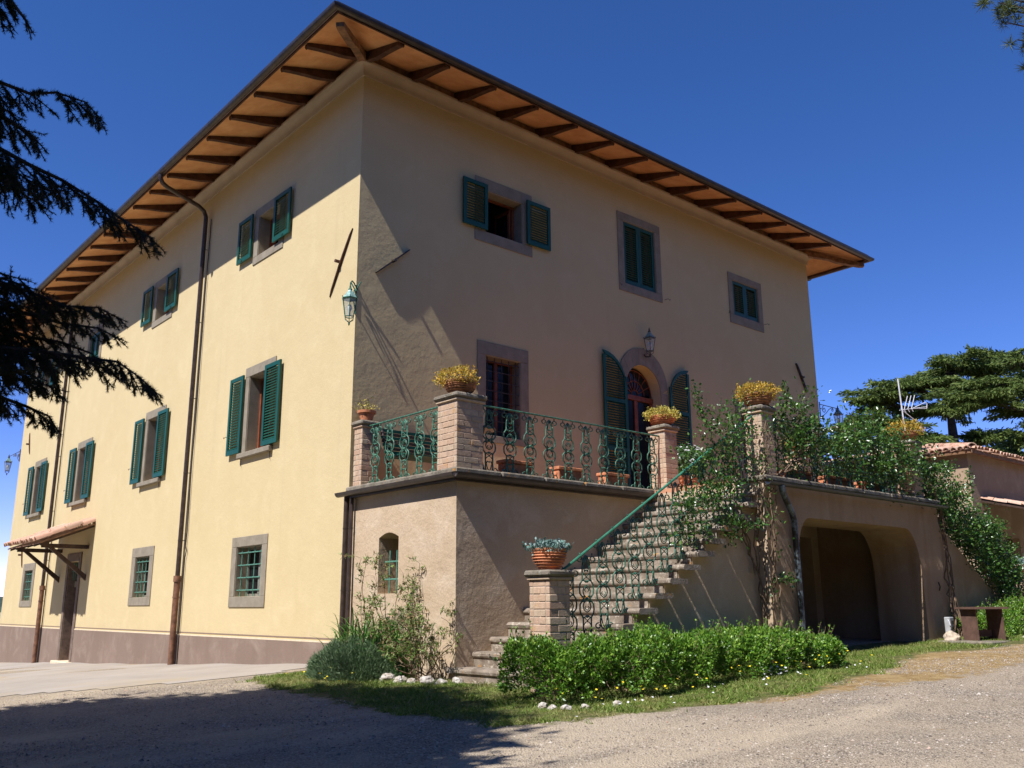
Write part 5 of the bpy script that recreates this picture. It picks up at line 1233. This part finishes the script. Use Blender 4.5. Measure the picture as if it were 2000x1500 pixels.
# antenna on its mast behind the outbuilding roof
t = thing('tv_antenna', (22.2, 2.3, 5.4), 'white television antenna on a leaning mast above the outbuilding roof', 'antenna')
A0 = Vector((20.4, .72, 5.15)); A1 = Vector((20.15, .68, 7.75))
m = MB(); m.tube([A0, A1], .022, 6); m.make('mast', 'antenna', t)
c_ = A0.lerp(A1, .62); dv = Vector((.90, -.42, .16)).normalized(); m = MB(); m.tube([c_-dv*.1, c_+dv*.95], .012, 5)
pv = Vector((0, 0, 1)); sv = dv.cross(pv).normalized()
for k in range(3): q = c_+dv*(.08+.14*k); m.tube([q, q+pv*.42+dv*.18], .012, 5); m.tube([q, q-pv*.10+dv*.06], .012, 5)
m.tube([c_, c_+dv*.45-pv*.38, c_+dv*.55-pv*.42], .012, 5)
m.tube([c_+dv*.38, c_+dv*.93+pv*.15], .012, 5); m.tube([c_+dv*.38, c_+dv*.95-pv*.05], .012, 5); m.tube([c_+dv*.93+pv*.15, c_+dv*.98+pv*.10, c_+dv*.95-pv*.05], .012, 5); m.make('dipoles', 'antenna', t)

# ------------------------------------------------------------------ trees
def bg_cedar(name, label, base, H, plates, seed, mat='cedarlit', trunk_r=.55, n_leaf=42000, lsz=.26, lean=(0, 0)):
    rng = np.random.default_rng(seed); t = thing(name, base, label, 'cedar tree', 'cedars beyond the outbuilding'); b = np.array(base, float)
    m = MB(); top = b+np.array([lean[0], lean[1], H*.9]); m.tube([tuple(b), tuple(b+(top-b)*.4+np.array([.2, .1, 0])), tuple(b+(top-b)*.75), tuple(top)], [trunk_r, trunk_r*.75, trunk_r*.45, .12], 10)
    m.make('trunk', 'bark', t, smooth=True); m = MB(); P = []; D = []; tot = sum(p[3]*p[4] for p in plates)
    for (dx, dy, dz, ra, rb, th, ang) in plates:
        c_ = b+np.array([dx, dy, dz]); n_ = int(n_leaf*ra*rb/tot*.93) if False else int(n_leaf*(ra*rb)/sum(p[3]*p[4] for p in plates)); ca, sa = math.cos(ang), math.sin(ang)
        st = b+np.array([lean[0]*dz/H, lean[1]*dz/H, dz-.10*math.hypot(dx, dy)-.4]); m.tube([tuple(st), tuple((st+c_)/2+np.array([0, 0, -.1])), tuple(c_+np.array([0, 0, -.12]))], [.14, .10, .05], 6, caps=False)
        # sub-branches radiating: clusters along them give fingers and gaps
        nb = 15; 
        for k in range(nb):
            a = rng.uniform(0, 2*math.pi); rr = rng.uniform(.5, 1.12); e_ = np.array([math.cos(a)*ra*rr, math.sin(a)*rb*rr, rng.normal()*th*.6-.10*rr]); e2 = np.array([e_[0]*ca-e_[1]*sa, e_[0]*sa+e_[1]*ca, e_[2]])
            m.tube([tuple(c_+np.array([0, 0, -.1])), tuple(c_+e2)], [.035, .012], 4, caps=False)
            n2 = n_//nb; u = rng.uniform(.12, 1.05, (n2, 1)); w = (.22+.22*(1-u))*min(ra, rb)*.36
            off = rng.normal(size=(n2, 3))*np.array([1, 1, .30])*w; clump = np.round(u*7)/7; off += .12*np.sin(clump*40+k)*np.array([1, 1, .6])
            P.append(c_+e2*u+off+np.array([0, 0, th*.25])*(1-u**2)); D.append(np.repeat(e2[None]/np.linalg.norm(e2), n2, 0)+np.array([0, 0, -.25])+off*.8)
    m.make('branches', 'bark', t, fix=False); P = np.concatenate(P); D = np.concatenate(D)
    foliage('crown', mat, P, D, lsz, rng, t, base, [(0, -.10, 0), (.5, .14, .03), (1, 0, -.06), (.5, -.14, .03)], [(0, 1, 2), (0, 2, 3)], -.05, .45, .45); return t
gx = lambda x, y: gz(x, y)
# first: trunk seen at about the middle of the tree, flat tiers
bg_cedar('cedar_tree', 'tall flat topped cedar behind the television antenna', (41.0, 7.9, gx(41, 8)), 12,
    [(.6, -.5, 12.0, 3.1, 2.3, .6, -.7), (2.0, -2.2, 12.5, 1.9, 1.3, .5, -.7), (-1.3, 1.2, 11.0, 3.0, 2.3, .6, -.7), (-2.4, 2.4, 10.3, 2.2, 1.8, .5, -.7), (-2.8, 2.6, 9.0, 2.6, 2.1, .6, -.7), (-3.8, 3.6, 7.9, 2.3, 1.9, .6, -.7), (-1.6, 1.6, 8.0, 2.4, 2.0, .5, -.7),
     (1.4, -1.3, 10.9, 2.3, 1.8, .5, -.7), (.2, 0, 9.8, 2.4, 2.0, .5, -.7), (-3.4, 3.2, 6.7, 2.9, 2.3, .6, -.7), (-.4, .4, 6.4, 3.2, 2.4, .6, -.7), (1.6, -1.2, 8.3, 2.2, 1.7, .5, -.7), (-4.4, 4.6, 5.4, 2.6, 2.3, .6, -.7), (.6, -.4, 5.2, 3.2, 2.4, .6, -.7)], 51, n_leaf=105000, lsz=.24)
bg_cedar('cedar_tree', 'broad yellow green cedar cut off by the right edge, nearer than the flat topped cedar', (38.2, 2.0, gx(38, 2)), 9.5,
    [(-.9, 1.1, 9.6, 2.5, 1.9, .5, -.7), (1.2, -.8, 9.9, 2.7, 2.0, .5, -.7), (-1.9, 2.0, 8.7, 2.5, 1.9, .5, -.7), (.3, .2, 8.3, 2.6, 2.0, .5, -.7), (1.8, -1.4, 7.9, 2.6, 2.0, .5, -.7), (-.2, .6, 7.0, 2.4, 1.8, .5, -.7), (-2.0, 2.4, 6.3, 2.2, 1.7, .5, -.7), (1.4, -.8, 6.4, 2.7, 2.0, .5, -.7), (-.6, 1.0, 5.4, 2.6, 2.0, .5, -.7), (1.8, -1.0, 5.0, 2.8, 2.1, .5, -.7), (-1.2, .9, 10.5, .9, .7, .3, 0), (-3.0, 3.2, 4.9, 2.4, 1.9, .5, -.7)], 53, n_leaf=95000, lsz=.22)
# dark foreground cedar -----------------------------------------------------------
rng = np.random.default_rng(61); TB = (-10.6, -4.3, gz(-10.6, -4.3)); t = thing('cedar_tree', TB, 'dark drooping foreground cedar reaching in from beyond the left edge of the picture', 'cedar tree')
m = MB(); m.tube([TB, (-10.55, -4.35, 2.5), (-10.5, -4.3, 5.5), (-10.45, -4.3, 9.0)], [.38, .30, .2, .05], 10); m.make('trunk', 'bark', t, smooth=True)
mb = MB(); NP, ND, NS = [], [], []
def tufts(p, q, dens, nl):
    """needle rosettes along the twig p->q"""
    p, q = np.array(p), np.array(q); L = np.linalg.norm(q-p); k = max(2, int(L*dens)); d = (q-p)/max(L, 1e-6)
    for i in range(k):
        c_ = p+(q-p)*(i+rng.random())/k; a = unit(rng.normal(size=(1, 3)))[0]; ax = unit((d*.5+a*.9)[None])[0]
        dd = unit(ax+rng.normal(size=(11, 3))*.55); NP.append(np.repeat(c_[None], 11, 0)+dd*.004); ND.append(dd); NS.append(rng.uniform(.7, 1.15, 11)*nl)
    dd = unit(d+rng.normal(size=(9, 3))*.35); NP.append(np.repeat(q[None], 9, 0)); ND.append(dd); NS.append(rng.uniform(.7, 1.1, 9)*nl)
def drooptwig(s, d, L, lvl=0, dens=60, nl=.030):
    p = Vector(s); d = Vector(d).normalized(); n_ = max(3, int(L/.07)); pts = [p.copy()]
    for i in range(n_):
        d = (d+Vector((0, 0, -.10))+Vector(rng.normal(size=3)*.05)).normalized(); q = p+d*(L/n_); tufts(p, q, dens, nl); p = q; pts.append(q.copy())
        if lvl < 1 and i < n_-1:
            for _ in range(1 if rng.random() < .75 else 2):
                sd = (d+Vector(rng.normal(size=3)*.55)+Vector((0, 0, -.35))).normalized(); drooptwig(q, sd, L*(1-i/n_)*rng.uniform(.35, .55), lvl+1, dens, nl)
    mb.tube(pts, [.006*(1-.6*i/len(pts)) for i in range(len(pts))], 4, caps=False)
def branch(pts, r0=.03, twL=.42, dens=60, step=.11, nl=.030, tip=True, back=(.02, .12, .0)):
    pts = [Vector(p) for p in pts]; seg = [(b-a).length for a, b in zip(pts, pts[1:])]; T_ = sum(seg); mb.tube(pts, [r0*(1-.85*i/(len(pts)-1)) for i in range(len(pts))], 6, caps=False); s = 0; acc = 0
    for a, b, L in zip(pts, pts[1:], seg):
        d = (b-a).normalized(); k = max(1, int(L/step))
        tufts(a, b, dens*1.1, nl)
        for i in range(k):
            u = (acc+L*i/k)/T_; c_ = a.lerp(b, i/k); l = twL*(1-u)**.6*rng.uniform(.6, 1.15)+.07
            for sgn in (-1, 1):
                side = Vector((d.y, -d.x, 0)).normalized()*sgn; dr = (d*.8+side*rng.uniform(.2, .9)+Vector((0, 0, rng.uniform(-.7, -.1)))).normalized(); drooptwig(c_, dr, l, 0 if l > .16 else 1, dens, nl)
        acc += L
BR = {'a': [(-6.7, -4.66, 5.22), (-6.39, -4.85, 4.97), (-6.19, -4.98, 4.83), (-6.0, -5.12, 4.74), (-5.85, -5.25, 4.75), (-5.67, -5.38, 4.68), (-5.53, -5.45, 4.52)],
 'b': [(-6.78, -4.66, 4.58), (-6.47, -4.88, 4.42), (-6.15, -5.1, 4.23), (-5.95, -5.22, 4.11), (-5.76, -5.36, 4.0), (-5.53, -5.5, 3.84), (-5.37, -5.6, 3.71), (-5.21, -5.71, 3.59), (-5.1, -5.77, 3.47)],
 'c': [(-6.59, -4.02, 3.8), (-6.26, -4.25, 3.6), (-5.92, -4.48, 3.4), (-5.72, -4.62, 3.32), (-5.49, -4.79, 3.21), (-5.3, -4.95, 3.2), (-5.12, -5.08, 3.09)],
 'c2': [(-6.4, -3.9, 3.4), (-5.85, -4.23, 3.27), (-5.65, -4.38, 3.21), (-5.45, -4.53, 3.14), (-5.22, -4.72, 3.1), (-5.03, -4.85, 2.99)],
 'd': [(-6.52, -4.24, 3.04), (-6.21, -4.48, 2.92), (-5.9, -4.71, 2.81), (-5.6, -4.96, 2.77), (-5.39, -5.13, 2.73), (-5.21, -5.28, 2.7), (-5.07, -5.36, 2.59), (-4.92, -5.45, 2.44)],
 'e': [(-6.47, -3.97, 2.87), (-6.14, -4.2, 2.71), (-5.8, -4.42, 2.49), (-5.64, -4.54, 2.42), (-5.49, -4.65, 2.34), (-5.4, -4.68, 2.2)],
 'f': [(-6.7, -4.86, 5.84), (-6.46, -4.99, 5.6), (-6.28, -5.08, 5.39), (-6.16, -5.13, 5.21)],
 'f2': [(-6.42, -5.07, 5.72), (-6.23, -5.15, 5.45), (-6.12, -5.19, 5.31), (-6.05, -5.22, 5.19)],
 'h': [(-6.64, -4.6, 4.88), (-6.29, -4.85, 4.68), (-6.09, -4.98, 4.54), (-5.95, -5.06, 4.44), (-5.83, -5.12, 4.3)],
 'i': [(-6.52, -3.82, 3.4), (-6.12, -4.12, 3.24), (-5.84, -4.3, 3.08), (-5.64, -4.45, 3.0), (-5.45, -4.61, 2.96), (-5.25, -4.75, 2.87), (-5.17, -4.78, 2.75)]}
for k_, pl in BR.items():
    p0 = Vector(pl[0]); z0 = p0.z+.5; mb.tube([(-10.5, -4.3, z0), ((-10.5+p0.x)/2, (-4.3+p0.y)/2, (z0+p0.z)/2+.15), p0], [.07, .05, .03], 6, caps=False)
    tw = {'a': .45, 'b': .55, 'c': .42, 'c2': .36, 'd': .46, 'e': .36, 'f': .24, 'f2': .2, 'h': .42, 'i': .36}[k_]
    branch(pl, .022, tw, 66, .10 if k_ not in ('c', 'd') else .075, .034)
    for rep_ in range({'c': 5, 'd': 5, 'c2': 4, 'i': 5, 'b': 3, 'e': 3, 'a': 2, 'h': 1}.get(k_, 0)):     # shorter boughs lying beside the main one
        n2 = max(3, int(len(pl)*rng.uniform(.45, .8))); of = np.array([rng.normal()*.05, rng.uniform(.05, .6), rng.normal()*.15-.05])
        branch([tuple(np.array(q)+of*(.4+.6*i/n2)) for i, q in enumerate(pl[:n2])], .016, tw*.8, 60, .11, .034)
NP = np.concatenate(NP); ND = np.concatenate(ND); NS = np.concatenate(NS)
print('needles', len(NP))
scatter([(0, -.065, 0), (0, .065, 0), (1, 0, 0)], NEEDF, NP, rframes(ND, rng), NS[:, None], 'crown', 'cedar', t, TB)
mb.make('branches', 'bark', t, fix=False)
# the rest of the crown, outside the picture, as denser sprays
n_ = 80000; tiers = 16; P = []; D = []
for k in range(tiers):
    h = 2.6+k*.50; rad = 4.6*(1-(k/tiers)**2*.55); nb = 15
    for q in range(nb):
        a = 2*math.pi*(q+rng.random())/nb; L = rad*rng.uniform(.75, 1.0); e_ = np.array([math.cos(a)*L, math.sin(a)*L, -.5])
        u = rng.uniform(.1, 1, (n_//tiers//nb, 1))**.7; P.append(np.array([-10.5, -4.5, h+.5])+e_*u+rng.normal(size=(len(u), 3))*np.array([.22, .22, .12])); D.append(np.repeat(e_[None]/L, len(u), 0)+np.array([0, 0, -.5]))
P = np.concatenate(P); D = np.concatenate(D); axc = (P[:, 0]+7.32)*math.cos(R(168.5))+(P[:, 1]+12.27)*math.sin(R(168.5))
k = (axc > .8) & (np.hypot(P[:, 0]+7.32, P[:, 1]+12.27) > 2.5); P, D = P[k], D[k]
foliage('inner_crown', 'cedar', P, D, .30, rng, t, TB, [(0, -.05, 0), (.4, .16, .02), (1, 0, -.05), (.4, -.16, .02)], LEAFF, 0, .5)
# pine whose branch tips show at the top right
rng = np.random.default_rng(71); PB = (19.5, -8.6, gz(19.5, -8.6)); t = thing('pine_tree', PB, 'tall pine whose needle clusters poke into the top right corner', 'pine tree')
m = MB(); m.tube([PB, (19.4, -8.5, 8), (19.3, -8.3, 15), (19.2, -8.2, 19)], [.4, .3, .2, .06], 8); m.make('trunk', 'bark', t, smooth=True); m = MB(); P, D = [], []
for (ex, ey, ez) in ((16.0, -4.9, 16.5), (16.35, -5.0, 16.2), (16.5, -5.05, 15.8), (16.95, -5.2, 15.1), (16.8, -5.3, 15.5), (17.2, -5.6, 15.7), (16.6, -5.2, 16.9), (16.2, -5.0, 16.3), (16.75, -5.15, 15.35), (17.2, -5.5, 14.9), (16.9, -5.6, 16.6), (17.9, -6.0, 17.3), (18.5, -6.6, 15.2), (20.5, -7.0, 16.5), (21.3, -8.8, 15.6), (19.6, -10.4, 16.4), (17.6, -9.4, 17.5), (18.0, -7.0, 18.2), (20.2, -9.5, 18.5), (17.3, -8.0, 15.4), (21.0, -10.2, 14.2)):
    st = np.array((19.3, -8.3, ez-1.2)); e_ = np.array((ex, ey, ez)); m.tube([tuple(st), tuple((st+e_)/2+np.array([0, 0, -.2])), tuple(e_)], [.09, .05, .015], 5, caps=False)
    for q in range(14):
        c_ = st+(e_-st)*rng.uniform(.55, 1.0)+rng.normal(size=3)*.26; dd = unit(rng.normal(size=(90, 3))+np.array([0, 0, .5])); P.append(np.repeat(c_[None], 90, 0)+dd*.05); D.append(dd)
m.make('branches', 'bark', t, fix=False); P = np.concatenate(P); D = np.concatenate(D); foliage('crown', 'pine', P, D, .20, rng, t, PB, [(0, -.04, 0), (0, .04, 0), (1, 0, 0)], NEEDF, 0, .1)

# trees added outside the picture to block low sky and bounce light
rng = np.random.default_rng(91); P, D = [], []
for (ax, ay, bx2, by2) in ((-34, 34, -30, -8), (-30, -8, -20, -27), (-20, -27, 8, -30), (8, -30, 40, -26)):
    L = math.hypot(bx2-ax, by2-ay); k = int(L/4.2)
    for i in range(k):
        cx, cy = ax+(bx2-ax)*(i+.5)/k+rng.normal()*1.2, ay+(by2-ay)*(i+.5)/k+rng.normal()*1.2; H = rng.uniform(11, 16)
        p, d = clumps((cx, cy, H*.5), (3.3, 3.3, H*.52), 1500, rng, .35); P.append(p+rng.normal(size=p.shape)*.35); D.append(d)
P = np.concatenate(P); D = np.concatenate(D)
tagp(foliage('added_tree_screen', 'cedar', P, D, .95, rng, None, (0, -20, 0), LEAF, LEAFF, 0, .8), 'added belt of dark trees out of view, blocking skylight from the forecourt', 'added_tree_screen', kind='stuff')

# ------------------------------------------------------------------ grass, flowers, gravel
rng = np.random.default_rng(81)
def blades(n_, box_, poly, bias, size, name, mat, excl=None):
    x = rng.uniform(box_[0], box_[1], n_); y = rng.uniform(box_[2], box_[3], n_); d = dpoly(x, y, poly)
    nz = np.sin(x*5.1+np.sin(y*3.3)*2)*np.sin(y*4.7+x*1.3)+.6*np.sin(x*13+y*7)*np.sin(y*11-x*5)
    keep = (d*2.2+nz*.35+rng.normal(size=n_)*.12 > bias); x, y, d = x[keep], y[keep], d[keep]; nz = nz[keep]
    z = gzn(x, y)+.02*np.sin(x*1.7+y*.9)*np.sin(y*1.3); N = len(x); a = rng.uniform(0, 6.283, N)
    D = np.stack([np.cos(a)*rng.uniform(.3, 1.3, N), np.sin(a)*rng.uniform(.3, 1.3, N), np.ones(N)*.8], 1)
    S = size*rng.uniform(.5, 1.5, N)*(1+.4*nz); return scatter([(0, -.11, 0), (0, .11, 0), (.6, .09, .03), (1, 0, .12)], [(0, 1, 2), (1, 2, 3)], np.stack([x, y, z], 1), rframes(D, rng), S[:, None], name, mat)
inner = lambda poly: poly
g1 = blades(150000, (-2.4, 5.0, -7.1, -.1), TURF, .22, .040, 'grass', 'grass'); tagp(g1, 'short green grass of the verge round the hedge and flower bed', 'grass', kind='stuff')
g2 = blades(60000, (4.8, 14, -7.4, -4.9), TURF, .55, .045, 'grass', 'grass'); tagp(g2, 'thin dry grass in front of the vault', 'grass', kind='stuff')
# wild flowers in the verge: tiny yellow and white heads
m1, m2 = MB(), MB()
def head(mm, x, y, h, r, k=7, flat_=True):
    z = gz(x, y)+h; q = Vector((rng.normal()*.3-.35, rng.normal()*.3-.35, 1)).normalized().to_track_quat('Z', 'Y').to_matrix().to_4x4(); q.translation = Vector((x, y, z))
    for j in range(k): a = 2*math.pi*j/k; mm.add([q @ Vector((0, 0, 0)), q @ Vector((r*math.cos(a-.45), r*math.sin(a-.45), .004)), q @ Vector((r*math.cos(a+.45), r*math.sin(a+.45), .004))], [(0, 1, 2)])
for i in range(60): head(m1, rng.uniform(-.9, 4.8), -5.80+rng.normal()*.19, rng.uniform(.07, .20), .013)
for i in range(16): head(m1, rng.uniform(-1.3, -.5), rng.uniform(-2.2, -.6), rng.uniform(.05, .15), .014)
for i in range(30): head(m2, 2.35+rng.normal()*.16, -5.82+rng.normal()*.10, rng.uniform(.05, .13), .016)
for i in range(24): head(m2, rng.uniform(-1.6, 4), rng.uniform(-6.4, -5.9), rng.uniform(.03, .07), .012)
tagp(m1.make('dandelions', 'dandelion', fix=False), 'scattered small yellow flowers along the foot of the hedge', 'wildflowers', kind='stuff'); tagp(m2.make('daisies', 'daisy', fix=False), 'tiny white daisies in the verge', 'wildflowers', kind='stuff')
# loose gravel near the camera
n_ = 130000; x = rng.uniform(-8, 9, n_*2); y = rng.uniform(-10.5, 1.0, n_*2)
vd = (x+7.32)*fw.x+(y+12.27)*fw.y; lat = (x+7.32)*rt0.x+(y+12.27)*rt0.y; nz = np.sin(x*1.3+y*2.1)*np.sin(y*1.7-x*.6)+.5*np.sin(x*4+y*3)
keep = (dpoly(x, y, TURF) < .05+.05*nz) & (dpoly(x, y, PAVE) < -.05) & (vd > 2.5) & (np.abs(lat) < vd*.66+.5) & (rng.random(len(x)) < .50+.5*nz); x, y = x[keep], y[keep]; N = len(x)
z = gzn(x, y)+.02*np.sin(x*1.7+y*.9)*np.sin(y*1.3)+.001; S = np.abs(rng.normal(size=(N, 1)))**1.3*.0036+.0036
OCT = [(1, 0, 0), (0, .8, 0), (-1, .1, 0), (0, -.9, 0), (.1, 0, .62)]; OCTF = [(0, 1, 4), (1, 2, 4), (2, 3, 4), (3, 0, 4)]
a = rng.uniform(0, 6.283, N); Fr = np.zeros((N, 3, 3)); Fr[:, 0, 0] = np.cos(a); Fr[:, 1, 0] = np.sin(a); Fr[:, 0, 1] = -np.sin(a); Fr[:, 1, 1] = np.cos(a); Fr[:, 2, 2] = rng.uniform(.6, 1.3, N); Fr[:, 0, 2] = rng.normal(size=N)*.3; Fr[:, 1, 2] = rng.normal(size=N)*.3
gv = scatter(OCT, OCTF, np.stack([x, y, z], 1), Fr, S, 'gravel', 'stones'); tagp(gv, 'loose grey and tan gravel chips on the forecourt', 'gravel', kind='stuff')
# twigs and dry litter
m = MB()
for i in range(260):
    x_, y_ = rng.uniform(-6, 4), rng.uniform(-9.5, -2); 
    if dpoly(np.array([x_]), np.array([y_]), PAVE)[0] > -.1: continue
    a = rng.uniform(0, 6.28); L = rng.uniform(.02, .06); z_ = gz(x_, y_)+.022; m.tube([(x_, y_, z_), (x_+L*math.cos(a), y_+L*math.sin(a), z_+.004)], .0016, 3)
tagp(m.make('litter', 'dryleaf', fix=False), 'dry needles and twigs fallen on the gravel', 'litter', kind='stuff')
ntri = sum(len(o.data.polygons) for o in bpy.data.objects if o.type == 'MESH'); print('polys', ntri, 'objects', len(bpy.data.objects))
